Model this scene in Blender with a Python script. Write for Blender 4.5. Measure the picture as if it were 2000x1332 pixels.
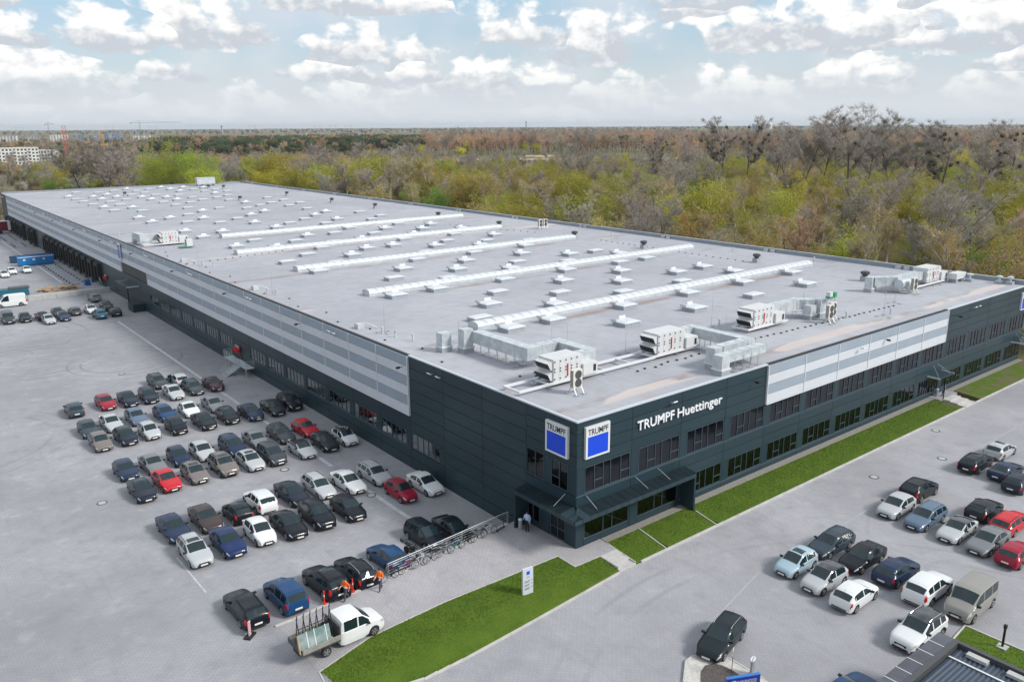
import bpy, math, random
from mathutils import Matrix, Vector
R = math.radians
random.seed(7)
S = bpy.context.scene
for o in list(bpy.data.objects): bpy.data.objects.remove(o)
COL = S.collection

# ---------------------------------------------------------------- camera
YAW, PITCH, ROLL = 0.89904, 0.25741, -0.00612
fw = Vector((math.cos(YAW)*math.cos(PITCH), math.sin(YAW)*math.cos(PITCH), -math.sin(PITCH)))
rt = Vector((math.sin(YAW), -math.cos(YAW), 0)); up = rt.cross(fw)
r2 = rt*math.cos(ROLL)+up*math.sin(ROLL); u2 = up*math.cos(ROLL)-rt*math.sin(ROLL)
cam = bpy.data.cameras.new('camera'); camo = bpy.data.objects.new('camera', cam); COL.objects.link(camo)
CAM = Vector((-39.4375, -41.8308, 31.828))
camo.matrix_world = Matrix(((r2.x,u2.x,-fw.x,CAM.x),(r2.y,u2.y,-fw.y,CAM.y),(r2.z,u2.z,-fw.z,CAM.z),(0,0,0,1)))
cam.sensor_width = 36; cam.lens = 1594.79/2000*36; cam.clip_start = 0.5; cam.clip_end = 120000
S.camera = camo

# ---------------------------------------------------------------- sun, exposure
SUN_AZ = math.atan2(0.55, -0.83)          # clockwise from +Y: the sun stands behind and to the right of the camera
SUN_EL = R(38)
sd = Vector((math.sin(SUN_AZ)*math.cos(SUN_EL), math.cos(SUN_AZ)*math.cos(SUN_EL), math.sin(SUN_EL)))
sl = bpy.data.lights.new('sun', 'SUN'); sl.energy = 2.3; sl.angle = R(13); sl.color = (1, .965, .90)
so = bpy.data.objects.new('sun', sl); COL.objects.link(so); so.rotation_euler = (-sd).to_track_quat('-Z', 'Y').to_euler()
S.view_settings.view_transform = 'Standard'; S.view_settings.look = 'None'
S.view_settings.gamma = 1; S.view_settings.exposure = 0.64; S.view_settings.use_curve_mapping = False
S.cycles.max_bounces = 5; S.cycles.diffuse_bounces = 2; S.cycles.glossy_bounces = 3; S.cycles.transmission_bounces = 3
S.cycles.transparent_max_bounces = 4; S.cycles.use_denoising = True; S.cycles.caustics_reflective = False; S.cycles.caustics_refractive = False

# ---------------------------------------------------------------- sky with cumulus clouds
W = bpy.data.worlds.new('World'); S.world = W; W.use_nodes = True
nt = W.node_tree; nt.nodes.clear(); N = nt.nodes; K = nt.links
def nd(t, **k):
    n = N.new(t)
    for a, b in k.items(): setattr(n, a, b)
    return n
def mth(op, a, b=None, c=None, clamp=False):
    n = N.new('ShaderNodeMath'); n.operation = op; n.use_clamp = clamp
    for i, v in enumerate((a, b, c)):
        if v is None: continue
        if isinstance(v, (int, float)): n.inputs[i].default_value = v
        else: K.new(v, n.inputs[i])
    return n.outputs[0]
def mr(v, a, b, c=0., d=1., smooth=True):
    n = N.new('ShaderNodeMapRange'); n.interpolation_type = 'SMOOTHSTEP' if smooth else 'LINEAR'
    K.new(v, n.inputs[0])
    for i, q in enumerate((a, b, c, d)):
        if isinstance(q, (int, float)): n.inputs[i+1].default_value = q
        else: K.new(q, n.inputs[i+1])
    return n.outputs[0]
def mixc(f, a, b):
    n = N.new('ShaderNodeMix'); n.data_type = 'RGBA'
    for i, v in ((0, f), (6, a), (7, b)):
        if isinstance(v, (int, float)): n.inputs[i].default_value = v
        elif isinstance(v, tuple): n.inputs[i].default_value = v+(1,)
        else: K.new(v, n.inputs[i])
    return n.outputs[2]
sky = nd('ShaderNodeTexSky', sky_type='NISHITA', sun_disc=False, sun_elevation=SUN_EL, sun_rotation=SUN_AZ, altitude=100, air_density=1.0, dust_density=1.6, ozone_density=1.4)
tc = nd('ShaderNodeTexCoord'); sx = nd('ShaderNodeSeparateXYZ'); K.new(tc.outputs['Generated'], sx.inputs[0])
X, Y, Z = sx.outputs
el = mth('MULTIPLY', mth('ARCSINE', Z), 180/math.pi)                 # degrees above the horizon
az = mth('MULTIPLY', mth('ARCTAN2', Y, X), 180/math.pi)              # degrees counter-clockwise from +X
cv = nd('ShaderNodeCombineXYZ'); K.new(az, cv.inputs[0]); K.new(mth('MULTIPLY', el, 1.5), cv.inputs[1])
def noise(vec, scale, detail, rough, off=(0,0,0), dist=0.):
    m = nd('ShaderNodeMapping'); m.inputs['Location'].default_value = off; K.new(vec, m.inputs[0])
    n = nd('ShaderNodeTexNoise', noise_dimensions='2D'); n.inputs['Scale'].default_value = scale; n.inputs['Detail'].default_value = detail
    n.inputs['Roughness'].default_value = rough; n.inputs['Distortion'].default_value = dist
    K.new(m.outputs[0], n.inputs['Vector']); return n.outputs[0]
n_puff = noise(cv.outputs[0], 0.46, 6, .54, (0, 0, 2), .1)
n_puff2 = noise(cv.outputs[0], 0.46, 4, .54, (.35, -.55, 2), .1)    # same field, a step towards the light
# cumulus over the horizon: one heap per Voronoi cell, with a flat base and a domed top
n_warp = noise(cv.outputs[0], .22, 2, .5, (5, 7, 0))
warp = mth('MULTIPLY', mth('SUBTRACT', n_warp, .5), 1.1)
def heaps(sx_, sy_, off, rnd, wid, hei, keep):
    c = nd('ShaderNodeCombineXYZ'); u = mth('ADD', mth('MULTIPLY_ADD', az, 1/sx_, off[0]), warp); w = mth('MULTIPLY_ADD', warp, .45, mth('MULTIPLY_ADD', el, 1/sy_, off[1])); K.new(u, c.inputs[0]); K.new(w, c.inputs[1])
    v = nd('ShaderNodeTexVoronoi', voronoi_dimensions='2D', feature='F1'); v.inputs['Scale'].default_value = 1; v.inputs['Randomness'].default_value = rnd; K.new(c.outputs[0], v.inputs['Vector'])
    p = nd('ShaderNodeSeparateXYZ'); K.new(v.outputs['Position'], p.inputs[0]); q = nd('ShaderNodeSeparateColor'); K.new(v.outputs['Color'], q.inputs[0])
    size = mth('MULTIPLY_ADD', q.outputs[0], .5, .62)
    da = mth('DIVIDE', mth('SUBTRACT', u, p.outputs[0]), mth('MULTIPLY', size, wid))
    t = mth('DIVIDE', mth('ADD', mth('SUBTRACT', w, p.outputs[1]), .28), mth('MULTIPLY', size, hei))
    t3 = mth('MAXIMUM', t, mth('MULTIPLY', t, -3.2))                   # falls off fast below the base
    f = mth('SUBTRACT', mth('SUBTRACT', 1, mth('MULTIPLY', da, da)), mth('MULTIPLY', t3, t3))
    return mth('SUBTRACT', f, mth('MULTIPLY', mth('GREATER_THAN', q.outputs[1], keep), 2.)), t
f1, t1 = heaps(8.6, 3.5, (.15, .62), .72, .60, .92, .86)
f2, t2 = heaps(6.2, 2.2, (3.3, 7.75), .8, .56, .76, .58)
g = mth('GREATER_THAN', f2, f1); dens = mth('MAXIMUM', f1, f2)
vert = mth('ADD', mth('MULTIPLY', g, t2), mth('MULTIPLY', mth('SUBTRACT', 1, g), t1))
# the same broken cumulus all round and overhead, from noise on a flat layer
inv = mth('DIVIDE', 1, mth('MAXIMUM', Z, .06))
pv = nd('ShaderNodeCombineXYZ'); K.new(mth('MULTIPLY', X, inv), pv.inputs[0]); K.new(mth('MULTIPLY', Y, inv), pv.inputs[1])
n_lay = noise(pv.outputs[0], 1.3, 4, .55, (2.2, 5.1, 0))
layer = mr(n_lay, .50, .70)
layer = mth('MULTIPLY', layer, mr(el, 7.5, 13.))
d1 = mth('ADD', dens, mth('MULTIPLY', mth('SUBTRACT', n_puff, .5), 3.0))
m1 = mr(d1, .0, .66)
m1 = mth('MULTIPLY', m1, mr(el, 1.2, 4.2, .25, 1.0))
veil = mth('MULTIPLY', mr(noise(cv.outputs[0], .11, 3, .55, (9, 4, 1)), .36, .70), .65)
lit = mth('ADD', mth('MULTIPLY', mth('SUBTRACT', n_puff, n_puff2), 2.6), mr(vert, -.05, .55, -.05, .95))
lit = mth('ADD', lit, 0., clamp=True)
ccol = mixc(lit, (4.5, 4.8, 5.25), (8.1, 8.0, 7.8))
hz = mr(el, -1., 9.5)                                                # pale haze low over the land
base = mixc(hz, (5.4, 5.75, 6.15), sky.outputs[0])
base = mixc(mth('MULTIPLY', mr(el, 0., 9.5), .70), base, (3.5, 5.0, 6.3))
base = mixc(veil, base, (5.4, 5.7, 6.1))
colr = mixc(m1, base, ccol)
colr = mixc(layer, colr, (7.6, 7.9, 8.3))
colr = mixc(mr(el, 0., 3.2, .55, 0.), colr, (5.4, 5.75, 6.15))
bg = nd('ShaderNodeBackground'); bg.inputs[1].default_value = 0.088; K.new(colr, bg.inputs[0])
wo = nd('ShaderNodeOutputWorld'); K.new(bg.outputs[0], wo.inputs[0])
W.cycles.sampling_method = 'MANUAL'; W.cycles.sample_map_resolution = 512

# ---------------------------------------------------------------- helpers
class MB:
    """collects faces for one mesh"""
    def __init__(s): s.v = []; s.f = []; s.m = []
    def quad(s, a, b, c, d, m=0):
        n = len(s.v); s.v += [a, b, c, d]; s.f.append((n, n+1, n+2, n+3)); s.m.append(m); return s
    def poly(s, pts, m=0):
        n = len(s.v); s.v += list(pts); s.f.append(tuple(range(n, n+len(pts)))); s.m.append(m); return s
    def box(s, x0, x1, y0, y1, z0, z1, m=0):
        n = len(s.v)
        s.v += [(x0,y0,z0),(x1,y0,z0),(x1,y1,z0),(x0,y1,z0),(x0,y0,z1),(x1,y0,z1),(x1,y1,z1),(x0,y1,z1)]
        s.f += [(n,n+3,n+2,n+1),(n+4,n+5,n+6,n+7),(n,n+1,n+5,n+4),(n+1,n+2,n+6,n+5),(n+2,n+3,n+7,n+6),(n+3,n,n+4,n+7)]; s.m += [m]*6; return s
    def prism(s, pts, z0, z1, m=0):
        n = len(s.v); k = len(pts)
        zz = lambda z, p: z(p[0], p[1]) if callable(z) else z
        s.v += [(p[0],p[1],zz(z0,p)) for p in pts]+[(p[0],p[1],zz(z1,p)) for p in pts]
        s.f.append(tuple(range(n+k, n+2*k))); s.m.append(m); s.f.append(tuple(range(n+k-1, n-1, -1))); s.m.append(m)
        for i in range(k):
            j = (i+1) % k; s.f.append((n+i, n+j, n+k+j, n+k+i)); s.m.append(m)
        return s
    def tube(s, p, q, r0, r1=None, n=6, m=0, cap=True):
        r1 = r0 if r1 is None else r1
        p = Vector(p); q = Vector(q); d = (q-p)
        if d.length < 1e-6: return s
        d.normalize(); a = d.orthogonal().normalized(); b = d.cross(a); k = len(s.v)
        for c, r in ((p, r0), (q, r1)):
            for i in range(n):
                t = 2*math.pi*i/n; w = c+a*(r*math.cos(t))+b*(r*math.sin(t)); s.v.append((w.x, w.y, w.z))
        for i in range(n):
            j = (i+1) % n; s.f.append((k+i, k+j, k+n+j, k+n+i)); s.m.append(m)
        if cap:
            s.f.append(tuple(range(k+n-1, k-1, -1))); s.f.append(tuple(range(k+n, k+2*n))); s.m += [m, m]
        return s
    def path(s, pts, r, n=6, m=0):
        for a, b in zip(pts, pts[1:]): s.tube(a, b, r, r, n, m)
        return s
    def lathe(s, prof, n=12, m=0, c=(0,0,0)):
        k = len(s.v)
        for r, z in prof:
            for i in range(n):
                t = 2*math.pi*i/n; s.v.append((c[0]+r*math.cos(t), c[1]+r*math.sin(t), c[2]+z))
        for j in range(len(prof)-1):
            for i in range(n):
                i2 = (i+1) % n; s.f.append((k+j*n+i, k+j*n+i2, k+(j+1)*n+i2, k+(j+1)*n+i)); s.m.append(m)
        s.f.append(tuple(range(k+(len(prof)-1)*n, k+len(prof)*n))); s.m.append(m)
        return s
    def mesh(s, name, mats, smooth=False):
        me = bpy.data.meshes.new(name); me.from_pydata([tuple(v) for v in s.v], [], s.f)
        for m in mats: me.materials.append(m)
        if len(mats) > 1: me.polygons.foreach_set('material_index', s.m)
        if smooth: me.polygons.foreach_set('use_smooth', [True]*len(s.f))
        me.update(); return me
    def build(s, name, mats, parent=None, loc=None, rz=0, smooth=False):
        if not isinstance(mats, (list, tuple)): mats = [mats]
        return inst(name, s.mesh(name, mats, smooth), parent, loc, rz)
def inst(name, me, parent=None, loc=None, rz=0):
    o = bpy.data.objects.new(name, me); COL.objects.link(o)
    if parent: o.parent = parent
    if loc is not None: o.location = loc
    if rz: o.rotation_euler = (0, 0, rz)
    return o
def tag(o, label=None, cat=None, group=None, kind=None):
    if label: o['label'] = label
    if cat: o['category'] = cat
    if group: o['group'] = group
    if kind: o['kind'] = kind
    return o
def thing(name, label, cat, loc=(0,0,0), rz=0, group=None):
    o = bpy.data.objects.new(name, None); COL.objects.link(o); o.location = loc; o.rotation_euler = (0,0,rz); o.empty_display_size = .3
    return tag(o, label, cat, group)
def dup(o, parent=None, loc=None, rz=None, label=None):
    c = o.copy(); COL.objects.link(c)
    if parent: c.parent = parent
    if loc is not None: c.location = loc
    if rz is not None: c.rotation_euler = (0,0,rz)
    if label: c['label'] = label
    for ch in o.children:
        if ch is not c: dup(ch, c)
    return c

# ---------------------------------------------------------------- materials
MATS = {}
def mat(name, col, rough=.6, metal=0., spec=.5, var=0., vscale=.5, bump=0., bscale=8., coat=0., objcol=False, rnd=0., trans=0., col2=None):
    if name in MATS: return MATS[name]
    m = bpy.data.materials.new(name); m.use_nodes = True; t = m.node_tree; b = t.nodes['Principled BSDF']
    b.inputs['Base Color'].default_value = (*col, 1); b.inputs['Roughness'].default_value = rough; b.inputs['Metallic'].default_value = metal
    b.inputs['Specular IOR Level'].default_value = spec; b.inputs['Coat Weight'].default_value = coat; b.inputs['Coat Roughness'].default_value = .04
    out = None; L = t.links.new
    if objcol:
        oi = t.nodes.new('ShaderNodeObjectInfo'); out = oi.outputs['Color']
    if var or col2:
        g = t.nodes.new('ShaderNodeNewGeometry'); n = t.nodes.new('ShaderNodeTexNoise'); n.inputs['Scale'].default_value = vscale; n.inputs['Detail'].default_value = 6; n.inputs['Roughness'].default_value = .6
        L(g.outputs['Position'], n.inputs['Vector'])
        r = t.nodes.new('ShaderNodeMapRange'); r.inputs[1].default_value = .3; r.inputs[2].default_value = .7
        L(n.outputs[0], r.inputs[0])
        x = t.nodes.new('ShaderNodeMix'); x.data_type = 'RGBA'; L(r.outputs[0], x.inputs[0])
        if col2: x.inputs[6].default_value = (*col, 1); x.inputs[7].default_value = (*col2, 1)
        else:
            x.inputs[6].default_value = (*[c*(1-var) for c in col], 1); x.inputs[7].default_value = (*[min(1, c*(1+var)) for c in col], 1)
        out = x.outputs[2]
    if rnd:
        oi = t.nodes.new('ShaderNodeObjectInfo'); h = t.nodes.new('ShaderNodeHueSaturation')
        for k, (lo, hi) in (('Hue', (.5-rnd*.06, .5+rnd*.06)), ('Value', (1-rnd*.4, 1+rnd*.4))):
            r = t.nodes.new('ShaderNodeMapRange'); r.inputs[3].default_value = lo; r.inputs[4].default_value = hi
            if k == 'Hue':
                q = t.nodes.new('ShaderNodeMath'); q.operation = 'FRACT'; w = t.nodes.new('ShaderNodeMath'); w.operation = 'MULTIPLY'; w.inputs[1].default_value = 17.3
                L(oi.outputs['Random'], w.inputs[0]); L(w.outputs[0], q.inputs[0]); L(q.outputs[0], r.inputs[0])
            else: L(oi.outputs['Random'], r.inputs[0])
            L(r.outputs[0], h.inputs[k])
        if out: L(out, h.inputs['Color'])
        else: h.inputs['Color'].default_value = (*col, 1)
        out = h.outputs[0]
    if out: L(out, b.inputs['Base Color'])
    if bump:
        g = t.nodes.new('ShaderNodeNewGeometry'); n = t.nodes.new('ShaderNodeTexNoise'); n.inputs['Scale'].default_value = bscale; n.inputs['Detail'].default_value = 4
        L(g.outputs['Position'], n.inputs['Vector']); p = t.nodes.new('ShaderNodeBump'); p.inputs['Strength'].default_value = bump; p.inputs['Distance'].default_value = .05
        L(n.outputs[0], p.inputs['Height']); L(p.outputs[0], b.inputs['Normal'])
    if trans:
        tr = t.nodes.new('ShaderNodeBsdfTranslucent'); mx = t.nodes.new('ShaderNodeMixShader'); mx.inputs[0].default_value = trans
        if out: L(out, tr.inputs[0])
        else: tr.inputs[0].default_value = (*col, 1)
        o = t.nodes['Material Output']; L(b.outputs[0], mx.inputs[1]); L(tr.outputs[0], mx.inputs[2]); L(mx.outputs[0], o.inputs[0])
    MATS[name] = m; return m
def surface(name, build, rough=.85):
    """a ground or roof material: build(g) returns the colour socket from world position helpers"""
    m = bpy.data.materials.new(name); m.use_nodes = True; t = m.node_tree; b = t.nodes['Principled BSDF']; b.inputs['Roughness'].default_value = rough
    b.inputs['Specular IOR Level'].default_value = .3
    class G: pass
    g = G(); L = t.links.new
    geo = t.nodes.new('ShaderNodeNewGeometry'); g.pos = geo.outputs['Position']
    sp = t.nodes.new('ShaderNodeSeparateXYZ'); L(g.pos, sp.inputs[0]); g.x, g.y, g.z = sp.outputs
    def put(sock, v):
        if isinstance(v, (int, float)): sock.default_value = v
        elif isinstance(v, tuple): sock.default_value = (*v, 1) if len(v) == 3 and len(sock.default_value) == 4 else v
        else: L(v, sock)
    def math_(op, a, b_=0., clamp=False):
        n = t.nodes.new('ShaderNodeMath'); n.operation = op; n.use_clamp = clamp; put(n.inputs[0], a); put(n.inputs[1], b_); return n.outputs[0]
    def noise_(scale, detail=4, rough=.55, off=(0,0,0), stretch=(1,1,1)):
        mp = t.nodes.new('ShaderNodeMapping'); mp.inputs['Location'].default_value = off; mp.inputs['Scale'].default_value = stretch; L(g.pos, mp.inputs[0])
        n = t.nodes.new('ShaderNodeTexNoise'); n.inputs['Scale'].default_value = scale; n.inputs['Detail'].default_value = detail; n.inputs['Roughness'].default_value = rough
        L(mp.outputs[0], n.inputs['Vector']); return n.outputs[0]
    def ramp(v, a, b_, c=0., d=1.):
        n = t.nodes.new('ShaderNodeMapRange'); n.interpolation_type = 'SMOOTHSTEP'; put(n.inputs[0], v)
        for i, q in enumerate((a, b_, c, d)): n.inputs[i+1].default_value = q
        return n.outputs[0]
    def mix(f, a, b_, blend='MIX'):
        n = t.nodes.new('ShaderNodeMix'); n.data_type = 'RGBA'; n.blend_type = blend; put(n.inputs[0], f); put(n.inputs[6], a); put(n.inputs[7], b_); return n.outputs[2]
    def bump(h, s=.3, d=.02):
        n = t.nodes.new('ShaderNodeBump'); n.inputs['Strength'].default_value = s; n.inputs['Distance'].default_value = d; put(n.inputs['Height'], h); L(n.outputs[0], b.inputs['Normal'])
    def brick(w, h, mortar, off=.5, rot=0):
        mp = t.nodes.new('ShaderNodeMapping'); mp.inputs['Rotation'].default_value = (0,0,rot); L(g.pos, mp.inputs[0])
        n = t.nodes.new('ShaderNodeTexBrick'); n.offset = off; n.inputs['Scale'].default_value = 1; n.inputs['Mortar Size'].default_value = mortar
        n.inputs['Brick Width'].default_value = w; n.inputs['Row Height'].default_value = h; n.inputs['Bias'].default_value = 0
        n.inputs['Color1'].default_value = (.94,.94,.94,1); n.inputs['Color2'].default_value = (1.05,1.05,1.05,1); n.inputs['Mortar'].default_value = (.78,.78,.78,1)
        L(mp.outputs[0], n.inputs['Vector']); return n.outputs[0], n.outputs[1]
    g.math, g.noise, g.ramp, g.mix, g.bump, g.brick, g.t, g.b, g.L = math_, noise_, ramp, mix, bump, brick, t, b, L
    c = build(g); L(c, b.inputs['Base Color']); MATS[name] = m; return m

M = {}
M['panel'] = mat('dark_blue_grey_panel', (.016,.036,.048), .38, 0, .4, var=.10, vscale=.22)
M['panel2'] = mat('dark_blue_grey_panel_b', (.019,.040,.052), .38, 0, .4, var=.10, vscale=.22)
M['trim'] = mat('blue_grey_trim', (.055,.085,.11), .4)
M['core'] = mat('dark_core', (.012,.02,.028), .7)
M['cgrey'] = mat('grey_cladding', (.29,.345,.41), .45, .0, .5, var=.05, vscale=.4)
M['cwhite'] = mat('white_cladding', (.57,.60,.65), .42, .0, .5, var=.04, vscale=.4)
M['white'] = mat('white_paint', (.64,.65,.67), .45)
M['glass'] = mat('window_glass', (.055,.06,.07), .03, 1.0, .5)
M['glass_l'] = mat('window_glass_pale', (.46,.48,.48), .05, 1.0, .5)
M['black'] = mat('black_metal', (.012,.013,.015), .5)
M['rubber'] = mat('black_rubber', (.015,.015,.016), .75)
M['galv'] = mat('galvanised_steel', (.50,.54,.57), .45, .15, .5, var=.18, vscale=1.3)
M['steel'] = mat('steel', (.45,.48,.51), .4, .7)
M['whitebox'] = mat('white_unit', (.58,.59,.60), .45, var=.05, vscale=1.5)
M['concrete'] = mat('concrete', (.40,.40,.40), .85, var=.13, vscale=.6, bump=.2)
M['kerb'] = mat('kerb_concrete', (.47,.46,.45), .85, var=.14, vscale=1.2)
M['blue'] = mat('sign_blue', (.005,.06,.62), .35)
M['red'] = mat('red_paint', (.55,.02,.03), .5)
M['orange'] = mat('orange_vest', (.95,.16,.01), .7)
M['green'] = mat('green_paint', (.03,.30,.15), .5)
M['wood'] = mat('pallet_wood', (.42,.28,.15), .8, var=.25, vscale=3)
M['dkgrey'] = mat('dark_grey_metal', (.06,.065,.07), .5)
M['skyl'] = mat('skylight_dome', (.58,.61,.64), .35, 0, .4)
M['curb'] = mat('skylight_curb', (.33,.36,.40), .5, var=.1, vscale=2)
# ================================================================ THE SETTING
H = 10.45; LEN = 288.0; WID = 84.0
def cl(v): return max(0., min(1., v))
def yard_z(x, y):
    a = cl((x+20)/17); b = cl((y-8)/40); return -1.25*(1-(1-a)*(1-b))
def road_z(x, y): return -.42*cl((x+22.2)/8)

def paving(g, base, rot=0., rings=()):
    cb, fac = g.brick(.40, .20, .022, .5, rot)
    big = g.noise(.07, 5, .6); mid = g.noise(.55, 5, .6, (7,3,0)); fine = g.noise(9, 3, .6)
    c = g.mix(g.ramp(big, .3, .72), tuple(k*.84 for k in base), tuple(min(1,k*1.10) for k in base))
    c = g.mix(.9, c, cb, 'MULTIPLY')
    c = g.mix(g.ramp(mid, .50, .74, 0., .42), c, tuple(k*.58 for k in base))
    c = g.mix(g.ramp(mid, .46, .26, 0., .34), c, (.50,.48,.48))
    stk = g.noise(.35, 5, .65, (3,21,0), (3.2,.35,1)); c = g.mix(g.ramp(stk, .52, .72, 0., .30), c, tuple(k*.66 for k in base))
    gl_ = g.noise(.018, 3, .5, (8,2,0)); c = g.mix(g.ramp(gl_, .42, .62, 0., .35), c, tuple(k*.72 for k in base))
    sp = g.noise(1.9, 4, .7, (31,7,0)); c = g.mix(g.ramp(sp, .66, .76, 0., .55), c, (.12,.115,.12))
    c = g.mix(g.ramp(fine, .3, .7, .82, 1.1), (0,0,0), c, 'MULTIPLY') if False else c
    for (cx, cy, r, w, s) in rings:                                    # tyre marks: arcs
        dx = g.math('SUBTRACT', g.x, cx); dy = g.math('SUBTRACT', g.y, cy)
        d = g.math('ABSOLUTE', g.math('SUBTRACT', g.math('SQRT', g.math('ADD', g.math('MULTIPLY', dx, dx), g.math('MULTIPLY', dy, dy))), r))
        c = g.mix(g.math('MULTIPLY', g.ramp(d, w, w*.3, 0., s), g.ramp(g.noise(.12, 2, .5, (r,1,0)), .45, .6)), c, (.10,.10,.105))
    g.bump(g.math('ADD', g.math('MULTIPLY', fac, -1.), g.math('MULTIPLY', fine, .6)), .35, .012)
    return c
yard_m = surface('yard_block_paving', lambda g: paving(g, (.335,.335,.362), 0., ((-22,92,8,.22,.5),(-22,92,9.9,.22,.5),(-30,110,16,.25,.42),(-30,110,18,.25,.42),(-36,60,10,.3,.2),(-36,60,12,.3,.2),(-27,98,5,.2,.4),(-12,84,6,.2,.4),(-12,84,7.7,.2,.4))))
road_m = surface('road_block_paving', lambda g: paving(g, (.36,.36,.387), R(90), ((2,-30,22,.3,.18),(2,-30,24,.3,.18),(30,-28,18,.25,.15))))
walk_m = surface('walkway_paving', lambda g: paving(g, (.375,.365,.385), R(90)))
def lawn_col(g):
    a = g.noise(.5, 6, .65); b_ = g.noise(7, 5, .7); d = g.noise(1.4, 5, .65, (5,8,0))
    c = g.mix(g.ramp(a, .3, .7), (.052,.100,.006), (.080,.135,.009))
    c = g.mix(g.ramp(b_, .35, .75, 0., .5), c, (.115,.175,.016))
    c = g.mix(g.ramp(d, .62, .78, 0., .45), c, (.10,.088,.034))
    c = g.mix(g.math('MULTIPLY', g.ramp(g.x, 52., 60.), g.ramp(a, .48, .60)), c, (.13,.10,.065))
    g.bump(b_, .8, .06); return c
lawn_m = surface('lawn_turf', lawn_col, .95)
def gravel_col(g):
    v = g.t.nodes.new('ShaderNodeTexVoronoi'); v.inputs['Scale'].default_value = 14; g.L(g.pos, v.inputs['Vector'])
    c = g.mix(g.ramp(v.outputs['Distance'], 0., .7), (.42,.40,.37), (.20,.19,.175)); g.bump(v.outputs['Distance'], .6, .04); return c
gravel_m = surface('gravel_bed', gravel_col, .95)
def land_col(g):
    a = g.noise(.004, 6, .6); b_ = g.noise(.03, 6, .65); d = g.noise(.0011, 4, .55, (3,9,0)); e = g.noise(.25, 4, .6)
    c = g.mix(g.ramp(b_, .32, .7), (.11,.095,.052), (.17,.16,.06))
    c = g.mix(g.ramp(a, .5, .7, 0., .8), c, (.19,.165,.11))
    c = g.mix(g.ramp(a, .45, .3, 0., .7), c, (.11,.13,.04))
    c = g.mix(g.ramp(d, .55, .68, 0., .8), c, (.22,.15,.11))
    c = g.mix(g.ramp(e, .4, .7, 0., .4), c, (.07,.065,.04)); return c
land_m = surface('meadow_and_scrub_land', land_col, .95)

# land to the horizon: rings of quads, lower than the site
m = MB(); rings = [0, 60, 140, 260, 420, 700, 1100, 1800, 3000, 5000, 9000, 20000]; ns = 64
for r in rings[1:]:
    for i in range(ns):
        t = 2*math.pi*i/ns; m.v.append((30+r*math.cos(t), 110+r*math.sin(t), -1.75))
m.v.append((30, 110, -1.75))
for i in range(ns): m.f.append((len(m.v)-1, i, (i+1) % ns))
for k in range(len(rings)-2):
    for i in range(ns): m.f.append((k*ns+i, (k+1)*ns+i, (k+1)*ns+(i+1) % ns, k*ns+(i+1) % ns))
m.m = [0]*len(m.f)
tag(m.build('land', land_m), kind='structure')

def sheet(name, x0, x1, y0, y1, st, zf, ma, skirt=1.2, kind='structure'):
    m = MB(); nx = max(1, round((x1-x0)/st)); ny = max(1, round((y1-y0)/st))
    for j in range(ny+1):
        for i in range(nx+1):
            x = x0+(x1-x0)*i/nx; y = y0+(y1-y0)*j/ny; m.v.append((x, y, zf(x, y)))
    for j in range(ny):
        for i in range(nx):
            a = j*(nx+1)+i; m.f.append((a, a+1, a+nx+2, a+nx+1)); m.m.append(0)
    o = m.build(name, ma, smooth=True); return tag(o, kind=kind)
# the yard left of the building starts at the walkway edge (a bent line), so it runs a little under it
sheet('yard_pavement', -110, 0.05, 4.5, 330, 3.3, lambda x, y: yard_z(x, y)-.006, yard_m)
sheet('yard_pavement', -110, -21.9, -60, 4.5, 3.3, lambda x, y: -.006, yard_m)
sheet('road', -22.2, 150, -60, -4.08, 3, road_z, road_m)
sheet('site_ground', 0.5, 150, -4.08, -.2, 4, lambda x, y: -.62, land_m)
# walkway slab along the bicycle railing, a raised platform with a retaining face
wk = [(-22.1, 5.02), (-20.8, 5.0), (-18.7, 5.25), (-14.3, 5.5), (-8.4, 5.98), (-3.9, 6.42), (-.4, 6.66), (.05, 6.66), (.05, -.02), (2.62, -.02), (2.56, -.86), (2.46, -1.95), (.7, -1.95), (-1.75, -1.88), (-1.7, .12), (-12, .42), (-18, .12), (-22.1, -.95)]
tag(MB().prism(wk[::-1][::-1], lambda x, y: -1.6, lambda x, y: .0).build('walkway_pavement', walk_m), kind='structure')
# kerb stones, each its own piece
KST = {}
def kerb_line(name, pts, w=.14, h0=-.3, top=.06, zf=None, step=1.0):
    par = tag(thing(name, None, None), kind='structure')
    for a, b in zip(pts, pts[1:]):
        d = math.hypot(b[0]-a[0], b[1]-a[1]); n = max(1, round(d/step)); ang = math.atan2(b[1]-a[1], b[0]-a[0]); l = round(d/n, 3)
        key = (l, w, h0, top)
        if key not in KST: KST[key] = MB().box(-l/2+.006, l/2-.006, -w/2, w/2, h0, top).mesh('kerb_stone', [M['kerb']])
        for i in range(n):
            t = (i+.5)/n; x = a[0]+(b[0]-a[0])*t; y = a[1]+(b[1]-a[1])*t
            z = (zf(x, y) if zf else 0.)+random.uniform(-.004, .004)
            inst('kerb_stone', KST[key], par, (x, y, z), ang)
    return par
kerb_line('road_kerb', [(3.0, -4.12), (58.2, -4.05)], top=.0, h0=-.3, zf=lambda x, y: -.26)
kerb_line('road_kerb', [(61.2, -4.05), (84, -4.0)], top=.0, h0=-.3, zf=lambda x, y: -.26)
kerb_line('road_kerb', [(.62, -4.16), (-8.4, -4.86), (-17.4, -5.45), (-21.6, -4.6)], top=.0, h0=-.35, zf=lambda x, y: road_z(x, y)+.13)
kerb_line('lawn_edging', [(-22.4, -2.9), (-22.1, -1.1), (-18, .05), (-12, .34), (-1.78, .05), (-1.83, -1.92), (.72, -1.97), (.66, -4.0)], w=.08, top=.03)
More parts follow.
